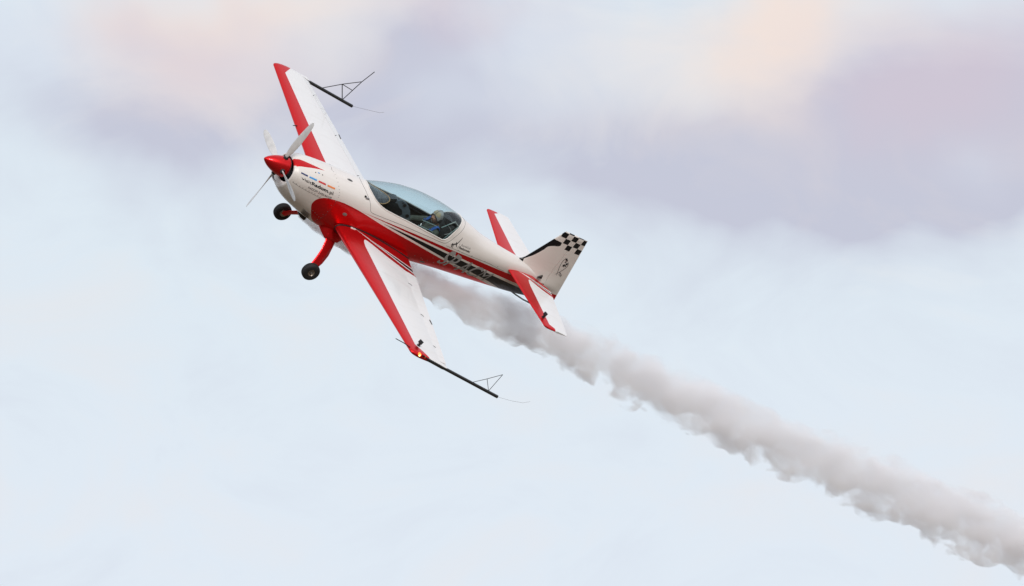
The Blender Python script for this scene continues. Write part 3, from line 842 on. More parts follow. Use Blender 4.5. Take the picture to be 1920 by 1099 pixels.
# lit wingtip lamps on the port tip
for s_, z_, r_, mm_ in ((1.985, -.196, .034, 'lamp_orange'), (1.985, -.196, .016, 'lamp_hot'), (2.105, -.202, .026, 'lamp_warm'), (2.055, -.210, .018, 'steel')):
    q = MB(); q.lathe(B(s_, 4.055 + (.022 if r_ == .016 else 0), z_), (0, 1, 0), [(-.03, r_ * .8), (0, r_)] + [(r_ * .8 * math.sin(a), r_ * math.cos(a)) for a in np.linspace(.2, 1.55, 7)], 18)
    q.build('wingtip_lamp' if mm_ != 'steel' else 'lamp_bracket', M[mm_], bp)
q = MB(); q.tube([B(2.03, 4.075, -.172), B(2.09, 4.08, -.178), B(2.17, 4.075, -.198)], .010, 8); q.build('lamp_holder', M['black'], bp)

# --- tail
def tail_pt(y, xc, up):
    a = abs(y); le = 5.22 + .165 * a; te = 6.20 - .12 * a; c = te - le
    return Vector((-(le + xc * c), y, .028 + up * af(xc, .085) * c))
EH = .52
for sd in (1, -1):
    q = MB()
    ys = list(np.linspace(.04, 1.60, 16))
    q.grid([section(lambda x, u: tail_pt(sd * y, x, u), 0.0, EH - .0008) for y in ys], close_v=True, caps=True)
    rows = []; le = 5.22 + .165 * 1.6; c_ = (6.20 - .12 * 1.6) - le
    for y, a0, kt in ((1.60, 0, 1.0), (1.625, .008, .98), (1.648, .03, .86), (1.664, .07, .62), (1.672, .11, .25), (1.674, .13, .04)):
        f = lambda x, u: Vector((-(le + a0 + x * (c_ * (EH - .0008) - a0)), sd * y, .028 + u * af(a0 / c_ * (1 - x) + x * (EH - .0008), .085) * c_ * kt))
        rows.append(section(f, 0.0, .999))
    q.grid(rows, close_v=True, caps=True)
    tp = q.build('tailplane', M['tail'], plane, angle=50)
    q = MB()
    def ele(y, x, u):
        if y < .30:    # cut away for the rudder
            k = (.30 - y) / .26; x = min(x, 1 - .55 * k) if x > EH + .01 else x
        return tail_pt(sd * y, x, u)
    rows = []
    for y in np.linspace(.07, 1.675, 26):
        rows.append(section(lambda x, u: ele(y, x, u), EH + .0008, 1.0))
    q.grid(rows, close_v=True, caps=True); q.build('elevator', M['tail'], tp, angle=50)
def fin_sec(z, lead, trail, kt, x_lo, x_hi, tc=.085):
    c = trail - lead
    kt = kt * (1 + 1.5 * max(0, min(1, (.34 - z) / .34)) ** 2.2 * (1 if z > -.05 else max(0, 1 + (z + .05) / .1)))     # the root flares into the fuselage
    f = lambda x, u: Vector((-(lead + x * c), u * af(x, tc) * c * kt, z))
    return section(f, x_lo, x_hi)
lead = lambda z: float(np.interp(z, [.0, .10, .20, .253, .831, 1.03], [5.02, 5.22, 5.42, 5.503, 5.773, 5.862]))
trail = lambda z: float(np.interp(z, [-.27, 1.01], [6.583, 6.348]))
q = MB()
zs = list(np.linspace(.0, 1.0, 22)) + [1.012, 1.02]
def hx_(z): return (6.128 - lead(z)) / (trail(z) - lead(z))
rows = [fin_sec(z, lead(z), trail(z), 1.0 if z <= 1.0 else (.7 if z < 1.015 else .15), 0.0, hx_(z)) for z in zs]
q.grid(rows, close_v=True, caps=True); fin = q.build('fin', M['fin'], plane, angle=50)
q = MB()
zs = [-.27, -.262] + list(np.linspace(-.24, 1.0, 28)) + [1.008, 1.014]
def rud(z):
    ld = lead(max(z, .0)); tr_ = trail(z); c = tr_ - ld; x0 = (6.136 - ld) / c
    if z < -.12: x0 = x0 + ((-.12 - z) / .15) ** 1.5 * .20
    return fin_sec(z, ld, tr_, 1.0 if -.25 < z <= 1.0 else .4, x0, 1.0)
q.grid([rud(z) for z in zs], close_v=True, caps=True); rudder = q.build('rudder', M['fin'], plane, angle=50)
def rud_surf(s_, z_, off=.004):
    ld, tr_ = lead(max(z_, 0)), trail(z_); c = tr_ - ld; x = min(max((s_ - ld) / c, 0), 1)
    return Vector((-s_, float(af(x, .085) * c) + off, z_))
q = MB(); q.add([B(5.90, .10, .075), B(5.985, .10, .085), B(5.97, .10, .15), B(5.90, .135, .075), B(5.985, .135, .085), B(5.97, .135, .15)], [(0, 1, 2), (5, 4, 3), (0, 3, 4, 1), (1, 4, 5, 2), (2, 5, 3, 0)]); q.build('elevator_horn', M['black'], rudder, bevel=.005)
q = MB(); q.tube([B(5.245, .135, .055), B(5.245, .16, .02), B(5.26, .165, -.01)], .014, 8); q.build('tailplane_gap', M['black'], plane)
# emblem on the rudder: a looping ribbon that crosses to make an X, stars in the loop, and small letters
q = MB()
def ribbon(pts, w):
    L = smooth_line(pts, 6); rows = []
    for i, p in enumerate(L):
        d_ = L[min(i + 1, len(L) - 1)] - L[max(i - 1, 0)]; d_ = d_ / (np.linalg.norm(d_) + 1e-9); n_ = np.array([-d_[1], d_[0]]); u = i / (len(L) - 1)
        ww = w * (.25 + .75 * math.sin(math.pi * min(max(u, .03), .97)) ** .6)
        rows.append([rud_surf(*(p - n_ * ww)), rud_surf(*(p + n_ * ww))])
    q.grid(rows)
ribbon([(6.301, .086), (6.285, .16), (6.252, .25), (6.205, .38), (6.185, .47), (6.188, .54), (6.2, .575)], .0042)
ribbon([(6.187, .157), (6.225, .215), (6.262, .262), (6.31, .345), (6.335, .42), (6.325, .48), (6.30, .52)], .0042)
def star(c, r, k=5, a0=0.3):
    r *= .85
    pts = [(c[0] + (r if i % 2 == 0 else r * .42) * math.cos(a0 + math.pi * i / k), c[1] + (r if i % 2 == 0 else r * .42) * math.sin(a0 + math.pi * i / k)) for i in range(2 * k)]
    v0 = len(q.v); q.add([rud_surf(*c, .0045)] + [rud_surf(*p, .0045) for p in pts], [(0, i + 1, (i + 1) % (2 * k) + 1) for i in range(2 * k)])
star((6.262, .43), .046); star((6.292, .475), .040, a0=.9); star((6.222, .555), .036, a0=.1); star((6.25, .535), .030, a0=.7); star((6.245, .50), .026); star((6.30, .43), .025)
q.build('rudder_emblem', M['ink'], rudder, smooth=False)
def rud_map(u, v):
    o_, e_, t_ = np.array([6.284, .232]), np.array([6.372, .205]), np.array([6.275, .288]); p = o_ + (e_ - o_) * u + (t_ - o_) * v
    return rud_surf(p[0], p[1], .0045)
lettering([('TRA', .012, 0)], 'rudder_lettering', 'ink', rud_map, parent=rudder)
# --- tailwheel on its spring
q = MB(); sp = [B(5.70, 0, -.405), B(5.85, 0, -.437), B(6.05, 0, -.468), B(6.3, 0, -.482), B(6.54, 0, -.50)]
q.blade([(p, (0, .028 - .002 * i, 0), (.004, 0, .012)) for i, p in enumerate(sp)], 12); ts = q.build('tail_spring', M['black'], plane)
q = MB(); q.tube([B(5.80, .02, -.425), B(5.95, .02, -.450), B(6.14, .02, -.472)], .005, 8); q.build('steering_link', M['steel'], ts)
def wheel(parent, c, r, w, name, hub_r, tyre='rubber'):
    wh = bpy.data.objects.new(name, None); COL.objects.link(wh); wh.parent = parent; wh.location = c
    q = MB(); h = w / 2
    prof = [(-h * .72, hub_r), (-h * .96, hub_r * 1.12), (-h, r * .74), (-h * .88, r * .90), (-h * .62, r * .975), (-h * .38, r * .992), (-h * .34, r * .972), (-h * .28, r * .997), (-h * .06, r), (-h * .03, r * .98), (h * .03, r * .98), (h * .06, r), (h * .28, r * .997), (h * .34, r * .972), (h * .38, r * .992), (h * .62, r * .975), (h * .88, r * .90), (h, r * .74), (h * .96, hub_r * 1.12), (h * .72, hub_r)]
    q.lathe((0, 0, 0), (0, 1, 0), prof, 40, close=True); q.build('tyre', M[tyre], wh, angle=50)
    q = MB()
    q.lathe((0, 0, 0), (0, 1, 0), [(-h * .78, .004), (-h * .8, hub_r * .55), (-h * .62, hub_r * .72), (-h * .86, hub_r * .9), (-h * .80, hub_r * 1.02), (h * .80, hub_r * 1.02), (h * .86, hub_r * .9), (h * .62, hub_r * .72), (h * .45, hub_r * .5), (h * .45, .004)], 32)
    rim_ = q.build('rim', M['bronze'], wh, angle=30)
    q = MB(); q.lathe((0, 0, 0), (0, 1, 0), [(h * .4, hub_r * .30), (h * .95, hub_r * .27), (h * .98, hub_r * .15), (h * 1.12, hub_r * .14), (h * 1.14, .0005)], 16)
    for k in range(6):
        a = k * math.pi / 3; q.lathe((hub_r * .6 * math.cos(a), 0, hub_r * .6 * math.sin(a)), (0, 1, 0), [(h * .4, hub_r * .09), (h * .66, hub_r * .09), (h * .68, .0005)], 8)
    q.build('axle_nut', M['steel'], wh)
    return wh
wheel(plane, B(6.58, 0, -.52), .062, .042, 'tail_wheel', .03)
# --- main gear
for sd in (1, -1):
    path = [(1.80, .24, -.56, .15), (1.82, .36, -.655, .112), (1.812, .44, -.738, .098), (1.772, .56, -.878, .094), (1.705, .66, -.99, .086), (1.635, .735, -1.08, .074), (1.60, .765, -1.14, .066), (1.59, .775, -1.18, .055)]
    q = MB(); secs = []
    for i, (s_, y_, z_, ch) in enumerate(path):
        a = path[max(i - 1, 0)]; b_ = path[min(i + 1, len(path) - 1)]; tv = Vector((-(b_[0] - a[0]), sd * (b_[1] - a[1]), b_[2] - a[2])).normalized()
        ax = (Vector((1, 0, 0)) - tv * tv.x).normalized(); nx = tv.cross(ax)
        secs.append((B(s_, sd * y_, z_), ax * ch, nx * (.022 - .001 * i)))
    q.blade(secs, 20); leg = q.build('gear_leg', M['red'], plane, angle=60)
    # red cuff where the leg leaves the belly
    q = MB(); secs = []
    for s_, y_, z_, ca, cb in ((1.84, .20, -.52, .36, .16), (1.835, .27, -.585, .30, .12), (1.83, .335, -.64, .23, .078), (1.825, .385, -.682, .165, .046), (1.82, .405, -.70, .135, .032)):
        secs.append((B(s_, sd * y_, z_), (ca, 0, 0), (0, cb * .72, sd * 0 + cb * .72 * sd)))
    q.blade(secs, 24); q.build('gear_cuff', M['red'], fuselage, angle=70)
    wh = wheel(plane, B(1.583, sd * .835 - 0.0, -1.165), .157, .118, 'wheel', .062)
    if sd < 0: wh.rotation_euler = (0, 0, math.pi)
    q = MB(); q.lathe(B(1.583, sd * .765, -1.165), (0, sd, 0), [(0, .004), (0, .055), (.012, .055), (.012, .02), (.06, .02)], 20); q.box(B(1.65, sd * .775, -1.13), (.03, .014, .026)); q.build('brake_disc', M['bronze'], leg)
    q = MB(); q.tube([B(1.86, sd * .50, -.79), B(1.80, sd * .62, -.92), B(1.72, sd * .70, -1.03), B(1.68, sd * .745, -1.11)], .006, 6); q.build('brake_hose', M['black'], leg)
    q = MB(); q.lathe(B(1.715, sd * .37, -.615), (0, sd, -.7), [(0, .014), (.022, .014), (.03, .0005)], 10); q.build('gear_bolt', M['red'], fuselage)

# --- cockpit
tub = MB(); rows = []
sl = np.linspace(2.0, 4.35, 40)
for s_ in sl:
    lim = 26.0 if s_ < 3.7 else 26 + min(1, (s_ - 3.7) / .25) * 62
    lim = float(np.interp(s_, rim_port[:115, 0] if False else [1.985, 2.003, 2.064, 2.142, 2.251, 2.385, 2.628, 2.92, 3.235, 3.549, 3.66, 3.754, 3.81, 3.872, 3.911, 3.94, 4.4], [88, 77, 64, 52, 43.5, 38, 34, 31, 26, 20, 19, 28, 38, 52, 63, 75, 89]))
    ts_ = np.concatenate([np.linspace(lim, -60, 24)]); port = [F(s_, t, -.022) for t in ts_]
    rows.append(port + [Vector((p.x, -p.y, p.z)) for p in reversed(port)])
tub.grid(rows); cockpit = tub.build('cockpit_tub', M['tub'], plane, angle=60)
q = MB(); q.grid([[F(4.34, t, -.03) for t in np.linspace(-60, 240, 40)], [B(4.36, 0, 0)] * 40]); q.build('rear_bulkhead', M['seat'], cockpit)
q = MB(); q.box(B(3.0, 0, -.42), (.75, .26, .02)); q.build('cockpit_floor', M['tub'], cockpit)
# front cover over the panel; tan edge added in place of a gold reflection
q = MB(); rows = []
zs_ = lambda s_: float(np.interp(s_, [1.985, 2.003, 2.064, 2.142, 2.251, 2.385, 2.628], [.337, .322, .290, .251, .216, .192, .182]))
hw_ = lambda s_: float(np.interp(s_, [1.985, 2.003, 2.064, 2.142, 2.251, 2.385, 2.628], [.0, .10, .19, .262, .306, .328, .338]))
for f_ in np.linspace(0, 1, 16):
    row = []
    for v in np.linspace(-1, 1, 33):
        s_ = 1.995 + f_ * (.53 - .37 * v * v)
        row.append(B(s_, v * hw_(s_), zs_(s_) * v * v + (.325 - .055 * f_) * (1 - v * v) - .012))
    rows.append(row)
q.grid(rows); cover = q.build('glare_shield', M['cover'], cockpit, angle=70)
q = MB(); q.tube([p + Vector((0, 0, .003)) for p in rows[-1]], .009, 8); q.build('reflection_edge', M['reflection_brow'], cover)
# grey panel between the two seats
def slab(pts, thick, name, material, parent, bevel=.006):
    q = MB(); n_ = len(pts); v = [B(*p) for p in pts]; nrm = (v[1] - v[0]).cross(v[-1] - v[0]).normalized() * thick
    q.add(v + [p + nrm for p in v], [tuple(range(n_))[::-1], tuple(range(n_, 2 * n_))] + [(i, (i + 1) % n_, (i + 1) % n_ + n_, i + n_) for i in range(n_)])
    return q.build(name, material, parent, bevel=bevel)
def mir(pts): return pts + [(s_, -y_, z_) for s_, y_, z_ in reversed(pts) if y_ != 0]
def profile(pts, y0, y1, name, material, parent):
    n_ = len(pts); q = MB(); q.add([B(s_, y0, z_) for s_, z_ in pts] + [B(s_, y1, z_) for s_, z_ in pts], [tuple(range(n_)), tuple(range(n_, 2 * n_))[::-1]] + [(i, (i + 1) % n_, (i + 1) % n_ + n_, i + n_) for i in range(n_)])
    return q.build(name, material, parent, bevel=.006)
# tall console between the seats: dark front shroud, grey instrument side with round gauges
profile([(2.46, -.12), (2.50, .16), (2.58, .245), (2.66, .285), (2.72, .285), (2.83, .185), (2.89, .085), (2.83, -.12)], -.16, -.018, 'panel_shroud', M['panel_dark'], cockpit)
pan = profile([(2.685, .285), (2.75, .318), (2.836, .314), (2.93, .27), (3.03, .195), (3.11, .10), (3.165, -.12), (2.74, -.12)], -.014, .014, 'instrument_panel', M['panel'], cockpit)
profile([(2.56, .0), (2.60, .20), (2.72, .235), (2.80, .18), (2.865, .165), (2.93, .085), (2.88, .04)], .016, .022, 'panel_shroud', M['panel_dark'], cockpit)
for s_, z_, r_ in ((2.86, .255, .030), (3.035, .10, .030), (2.80, .285, .012), (3.07, .01, .018)):
    q = MB(); q.lathe(B(s_, .012, z_), (0, 1, 0), [(0, r_), (.012, r_), (.012, r_ * .78), (.007, r_ * .75), (.007, .0005)], 20); q.build('gauge', M['black'], pan)
q = MB(); q.box(B(3.08, .016, .035), (.035, .002, .008), [Vector((.9, 0, -.42)), Vector((0, 1, 0)), Vector((.42, 0, .9))]); q.build('name_plate', M['helmet'], pan)
# side frames: pale tubes of the canopy side and the rear brace
for p0, p1 in (((3.123, .30, .275), (3.441, .30, .274)), ((3.125, .30, .157), (3.443, .30, .151))):
    q = MB(); q.tube([B(*p0), B(*p1)], .0075, 8); q.build('side_tube', M['tube'], cockpit)
for p0, p1 in (((3.575, .25, .265), (3.735, .24, .462)), ((3.735, .24, .462), (3.845, .25, .408)), ((3.845, .25, .408), (3.72, .29, .10))):
    q = MB(); q.tube([B(*p0), B(*p1)], .0080, 8); q.build('brace_tube', M['tube'], cockpit)
for sgn_ in (1, -1):
    q = MB(); q.tube([B(2.9, sgn_ * .345, .12), B(3.3, sgn_ * .345, .085), B(3.65, sgn_ * .335, .05)], .014, 8); q.build('side_rail', M['panel_dark'], cockpit)
q = MB(); q.tube([F(3.70 + .10 * math.sin(math.pi * u), 30 + 18 * u, -.06) for u in np.linspace(0, 1, 10)], .007, 8); q.build('cable_loop', M['ink_grey'], cockpit)
q = MB(); L2 = [F(a, 180 - t + 1.0, -.02) for a, t in rim_port[36:100:2]]; q.tube(L2, .016, 8); q.build('sill_rail', M['panel_dark'], cockpit)
# seats
for s0_, z0_ in ((2.62, -.42), (3.70, -.34)):
    q = MB(); rows = []
    for u in np.linspace(0, 1, 12):
        if u < .45: c_ = (s0_ - .48 + .9 * u, z0_ - .02)
        else: c_ = (s0_ - .08 + (u - .45) * .42, z0_ + (u - .45) * 1.15)
        rows.append([B(c_[0], v * .22, c_[1] + .05 * v * v) for v in np.linspace(-1, 1, 9)])
    if s0_ > 3:
        q.grid(rows); o_ = q.build('seat', M['seat'], cockpit, angle=70); sm_ = o_.modifiers.new('pad', 'SOLIDIFY'); sm_.thickness = .05
    else:
        q.grid(rows[:8]); o_ = q.build('seat', M['seat'], cockpit, angle=70); sm_ = o_.modifiers.new('pad', 'SOLIDIFY'); sm_.thickness = .05
q = MB(); q.box(B(3.80, 0, .30), (.03, .10, .07)); q.build('headrest', M['seat'], cockpit, bevel=.02)
q = MB(); q.grid([[B(3.86 + .02 * math.cos(v), .27 * math.cos(v), .05 + .30 * math.sin(v)) for v in np.linspace(-.9, math.pi + .9, 30)], [B(3.9, 0, .05)] * 30]); q.build('seat_bulkhead', M['seat'], cockpit)
q = MB(); q.tube([B(3.05, 0, -.40), B(3.03, 0, -.20), B(3.02, 0, -.10)], [.012, .012, .02], 10); q.build('control_stick', M['black'], cockpit)

# ------------------------------------------------------------------ action cameras (clamped on, things of their own)
def action_camera(base, label, tilt, size, stem, yaw=0.0):
    e = bpy.data.objects.new('action_camera', None); COL.objects.link(e)
    e.matrix_world = ROOT @ Matrix.Translation(base) @ Matrix.Rotation(yaw, 4, 'Z')
    tag(e, label, 'camera', 'action cameras stuck to the wing and tail')
    q = MB(); q.lathe((0, 0, -.004), (0, 0, 1), [(0, .032), (.010, .030), (.014, .016), (.02, .0005)], 18); q.build('sticky_mount', M['black'], e)
    q = MB(); q.tube([(0, 0, .008), (.004, .0, stem * .5), (.01, 0, stem)], [.013, .010, .011], 10); q.lathe((.0, -.02, stem * .62), (0, 1, 0), [(0, .0005), (0, .012), (.04, .012), (.04, .0005)], 12); q.build('mount_arm', M['black'], e)
    rot = Matrix.Rotation(tilt, 3, 'Y'); ax = [rot @ Vector(a) for a in ((1, 0, 0), (0, 1, 0), (0, 0, 1))]
    c = Vector((.01, 0, stem + size[2]))
    q = MB(); q.box(c, size, ax); body = q.build('camera_body', M['black'], e, bevel=.006)
    q = MB(); q.lathe(c + ax[0] * size[0] + ax[1] * size[1] * .45 + ax[2] * size[2] * .35, ax[0], [(0, .016), (.010, .016), (.010, .011), (.005, .0005)], 16); q.build('lens', M['panel_dark'], body)
    return e
action_camera(wing_pt(3.80, .29, 1), 'black action camera on the wing upper surface near the lit wingtip', -.25, (.020, .036, .032), .046, R(28))
action_camera(tail_pt(1.40, .165, 1), 'black action camera on the red leading edge of the tailplane', -.1, (.020, .030, .030), .042, R(20))

# ------------------------------------------------------------------ pilot
BASE = B(3.50, 0, -.34)
pm = ROOT @ Matrix.Translation(BASE)
def skin_body(chains, name='person', sub=2):
    """chains: list of [(point, radius)...]; the first point of a later chain may repeat a point of an earlier one (joined there)"""
    vs_, es, rad, idx = [], [], [], {}
    for ch in chains:
        prev = None
        for p, r in ch:
            key = tuple(round(c, 4) for c in p)
            if key not in idx: idx[key] = len(vs_); vs_.append(p); rad.append(r)
            k = idx[key]
            if prev is not None and prev != k: es.append((prev, k))
            prev = k
    me = bpy.data.meshes.new(name); me.from_pydata(vs_, es, []); me.update()
    o = bpy.data.objects.new(name, me); COL.objects.link(o)
    o.modifiers.new('skin', 'SKIN')
    for i, sv in enumerate(me.skin_vertices[0].data):
        r = rad[i]; sv.radius = r if hasattr(r, '__len__') else (r, r); sv.use_root = (i == 0)
    md = o.modifiers.new('sub', 'SUBSURF'); md.levels = sub; md.render_levels = sub
    bpy.context.view_layer.update()
    me2 = bpy.data.meshes.new_from_object(o.evaluated_get(bpy.context.evaluated_depsgraph_get()))
    bpy.data.objects.remove(o); bpy.data.meshes.remove(me)
    return me2
def pv(s, y, z): return B(s, y, z) - BASE
pelvis = pv(3.50, 0, -.26); belly = pv(3.555, 0, -.12); chest = pv(3.60, 0, .02); neck0 = pv(3.615, 0, .135); neck1 = pv(3.60, 0, .195); skull = pv(3.565, 0, .25)
tors = [(pelvis, (.15, .11)), (belly, (.15, .11)), (chest, (.165, .115)), (neck0, (.085, .075)), (neck1, .056), (skull, .058)]
chains = [tors]
hands = []
for sd in (1, -1):
    sh = pv(3.595, sd * .185, .10)
    if sd > 0: el = pv(3.45, .275, -.10); wr = pv(3.22, .29, -.13); hd = pv(3.15, .29, -.125)
    else: el = pv(3.33, -.275, -.045); wr = pv(3.12, -.10, -.12); hd = pv(3.06, -.045, -.115)
    chains.append([(chest, (.165, .115)), (pv(3.605, sd * .12, .095), .082), (sh, .074), (sh.lerp(el, .5), .058), (el, .050), (el.lerp(wr, .35), .047), (wr, .034)])
    hp = pv(3.44, sd * .10, -.29); kn = pv(3.02, sd * .165, -.14); an = pv(2.74, sd * .13, -.40)
    chains.append([(pelvis, (.15, .11)), (hp, .095), (hp.lerp(kn, .5), .082), (kn, .062), (kn.lerp(an, .35), .058), (an, .042), (an + Vector((.10, 0, -.01)), .038), (an + Vector((.17, 0, .0)), .03)])
    hands.append((sd, wr, hd))
body_me = skin_body(chains)
hand_mes = []
for sd, wr, hd in hands:
    fwd = (hd - wr).normalized(); up = Vector((0, 0, 1)); side = fwd.cross(up).normalized()
    hand_mes.append(skin_body([[(wr, .028), (wr.lerp(hd, .5), (.034, .020)), (hd, (.040, .016))]]))
    for k, ln in enumerate((.068, .076, .072, .056)):       # four fingers curled round the grip
        b0 = hd + side * (.030 - .02 * k) - fwd * .008; f1 = b0 + fwd * ln * .45 - up * .004; f2 = f1 + (fwd * .35 - up * .9).normalized() * ln * .34; f3 = f2 + (-fwd * .6 - up * .7).normalized() * ln * .26
        hand_mes.append(skin_body([[(b0, .0095), (f1, .009), (f2, .0085), (f3, .0075)]]))
    t0 = wr.lerp(hd, .35) + side * .026 * sd; hand_mes.append(skin_body([[(t0, .012), (t0 + fwd * .03 + side * .018 * sd - up * .01, .0105), (t0 + fwd * .06 + side * .012 * sd - up * .028, .0085)]]))
# head: built round its own axes, then turned towards the left shoulder
HC = pv(3.545, 0, .292)
yaw, pitch = R(25), R(-6)
Hm = Matrix.Translation(HC) @ Matrix.Rotation(yaw, 4, 'Z') @ Matrix.Rotation(-pitch, 4, 'Y')
def head_mesh():
    nu, nv = 64, 48; vs_ = []; fs = []
    G = lambda f, l, u, c, w: math.exp(-(((f - c[0]) / w[0]) ** 2 + ((l - c[1]) / w[1]) ** 2 + ((u - c[2]) / w[2]) ** 2))
    for j in range(nv + 1):
        ph = math.pi * j / nv - math.pi / 2
        for i in range(nu):
            th = 2 * math.pi * i / nu
            f, l, u = math.cos(ph) * math.cos(th), math.cos(ph) * math.sin(th), math.sin(ph)
            # skull wider above, jaw narrower below
            jaw = max(0, -u); k = 1 - .28 * jaw ** 1.3
            x = .098 * f * (1 - .10 * jaw) + .014 * jaw * max(f, 0); y = .076 * l * k; z = .118 * u
            al = abs(l); fr = max(f, 0)
            d = .026 * math.exp(-(l / .11) ** 2 - ((u + .10) / .16) ** 2) * (f > 0)      # nose
            d += .008 * math.exp(-(l / .10) ** 2 - ((u + .20) / .08) ** 2) * (f > 0)
            d -= .010 * math.exp(-((al - .36) / .17) ** 2 - ((u - .10) / .10) ** 2) * (f > 0)   # eye sockets
            d += .005 * math.exp(-((al - .34) / .26) ** 2 - ((u - .25) / .07) ** 2) * (f > 0)   # brow
            d += .004 * math.exp(-((al - .34) / .09) ** 2 - ((u - .095) / .055) ** 2) * (f > 0)  # eyeball
            d += .006 * math.exp(-((al - .50) / .18) ** 2 - ((u + .14) / .14) ** 2) * (f > 0)   # cheek
            d += .006 * math.exp(-(l / .22) ** 2 - ((u + .42) / .05) ** 2) * (f > 0) + .006 * math.exp(-(l / .20) ** 2 - ((u + .53) / .05) ** 2) * (f > 0)  # lips
            d -= .004 * math.exp(-(l / .24) ** 2 - ((u + .475) / .022) ** 2) * (f > 0)
            d += .012 * math.exp(-(l / .25) ** 2 - ((u + .78) / .14) ** 2) * (f > 0)            # chin
            # ears
            e_ = math.exp(-((f + .05) / .12) ** 2 - ((u + .02) / .20) ** 2)
            vs_.append((x + d, y + math.copysign(.014 * e_, l) * (al > .6), z))
    for j in range(nv):
        for i in range(nu): fs.append((j * nu + i, j * nu + (i + 1) % nu, (j + 1) * nu + (i + 1) % nu, (j + 1) * nu + i))
    me = bpy.data.meshes.new('head'); me.from_pydata([tuple(Hm @ Vector(v)) for v in vs_], [], fs); me.update(); return me
hm_ = head_mesh()
bm = bmesh.new()
bm.from_mesh(body_me)
for f in bm.faces: f.material_index = 1 if f.calc_center_median().z > neck0.z + .035 and abs(f.calc_center_median().y) < .06 else 0
n0 = len(bm.faces)
for me in hand_mes + [hm_]:
    bm.from_mesh(me)
    bm.faces.ensure_lookup_table()
    for f in bm.faces[n0:]: f.material_index = 1
    n0 = len(bm.faces)
bmesh.ops.recalc_face_normals(bm, faces=bm.faces)
for f in bm.faces: f.smooth = True
pme = bpy.data.meshes.new('person'); bm.to_mesh(pme); bm.free()
person = link('person', pme, [M['suit'], M['skin']], None, pm)
tag(person, 'pilot in olive flight suit and grey soft helmet looking out from the rear seat', 'person')
def hp(f, l, u): return Hm @ Vector((f, l, u))
# helmet shell, open in front of the face
q = MB(); rows = []
for j in range(15):
    a = math.pi / 2 * (1 - j / 14 * 1.28); row = []
    for i in range(41):
        th = R(58) + (2 * math.pi - R(116)) * i / 40
        # the rim rises over the brow
        row.append(None)
    rows.append(row)
q = MB(); n_ = 48; rows = []
for j in range(16):
    u = j / 15; row = []
    for i in range(n_):
        th = 2 * math.pi * i / n_; front = max(0, math.cos(th)) ** 1.2
        low = -.050 + .100 * front - .02 * (1 - front)     # rim height
        phi0 = math.asin(max(-.9, min(.95, low / .136))); ph = math.pi / 2 + (phi0 - math.pi / 2) * u
        row.append(hp(.113 * math.cos(ph) * math.cos(th) - .006, .094 * math.cos(ph) * math.sin(th), .138 * math.sin(ph)))
    rows.append(row)
q.grid(rows, close_v=True); hel = q.build('helmet', M['helmet'], person, angle=60)
q = MB(); q.tube([p for p in rows[-1]] + [rows[-1][0]], .006, 6, caps=False); q.build('helmet_edge', M['strap'], hel)
q = MB(); q.tube([hp(.118 * math.cos(a) - .006, .0, .142 * math.sin(a)) for a in np.linspace(R(28), R(165), 18)], .004, 6); q.build('helmet_seam', M['strap'], hel)
q = MB(); rows = []
for j in range(5):
    rows.append([hp(.1155 * math.cos(ph) * math.cos(th) - .006, .0965 * math.cos(ph) * math.sin(th), .1405 * math.sin(ph)) for th in np.linspace(-R(62), R(62), 21) for ph in [R(26 + 9 * j - 4 * abs(th))]])
q.grid(rows); q.build('helmet_brow', M['buff'], hel)
for sd in (1, -1):
    q = MB(); q.lathe(hp(-.012, sd * .078, -.022), Hm.to_3x3() @ Vector((0, sd, 0)), [(0, .044), (.016, .043), (.024, .034), (.026, .0005)], 20); q.build('earcup', M['black'], hel)
    q = MB(); q.tube([hp(.0, sd * .082, -.045), hp(.03, sd * .072, -.09), hp(.05, sd * .04, -.118), hp(.052, 0, -.124)], .007, 6); q.build('chin_strap', M['strap'], hel)
q = MB(); q.tube([hp(.01, .092, -.04), hp(.07, .075, -.072), hp(.112, .035, -.070)], .0045, 6); q.build('microphone_boom', M['black'], hel)
q = MB(); q.blade([(hp(.112, .050, -.070), Hm.to_3x3() @ Vector((.0, 0, .008)), Hm.to_3x3() @ Vector((.008, 0, 0))), (hp(.117, .03, -.070), Hm.to_3x3() @ Vector((0, 0, .017)), Hm.to_3x3() @ Vector((.015, 0, 0))), (hp(.121, .002, -.070), Hm.to_3x3() @ Vector((0, 0, .015)), Hm.to_3x3() @ Vector((.012, 0, 0)))], 10); q.build('microphone', M['black'], hel)
for sd in (1, -1):      # eyes and brows
    q = MB(); q.lathe(hp(.077, sd * .030, .010), Hm.to_3x3() @ Vector((1, sd * .15, 0)), [(-.004, .012), (.004, .011), (.008, .006), (.009, .0005)], 14); q.build('eye', M['helmet'], person)
    q = MB(); q.lathe(hp(.0855, sd * .0305, .010), Hm.to_3x3() @ Vector((1, sd * .15, 0)), [(-.002, .006), (.001, .0055), (.0015, .0005)], 12); q.build('iris', M['black'], person)
    q = MB(); q.tube([hp(.092, sd * .014, .027), hp(.090, sd * .032, .031), hp(.080, sd * .050, .026)], [.003, .0038, .002], 6); q.build('eyebrow', M['reflection_brow'], person)
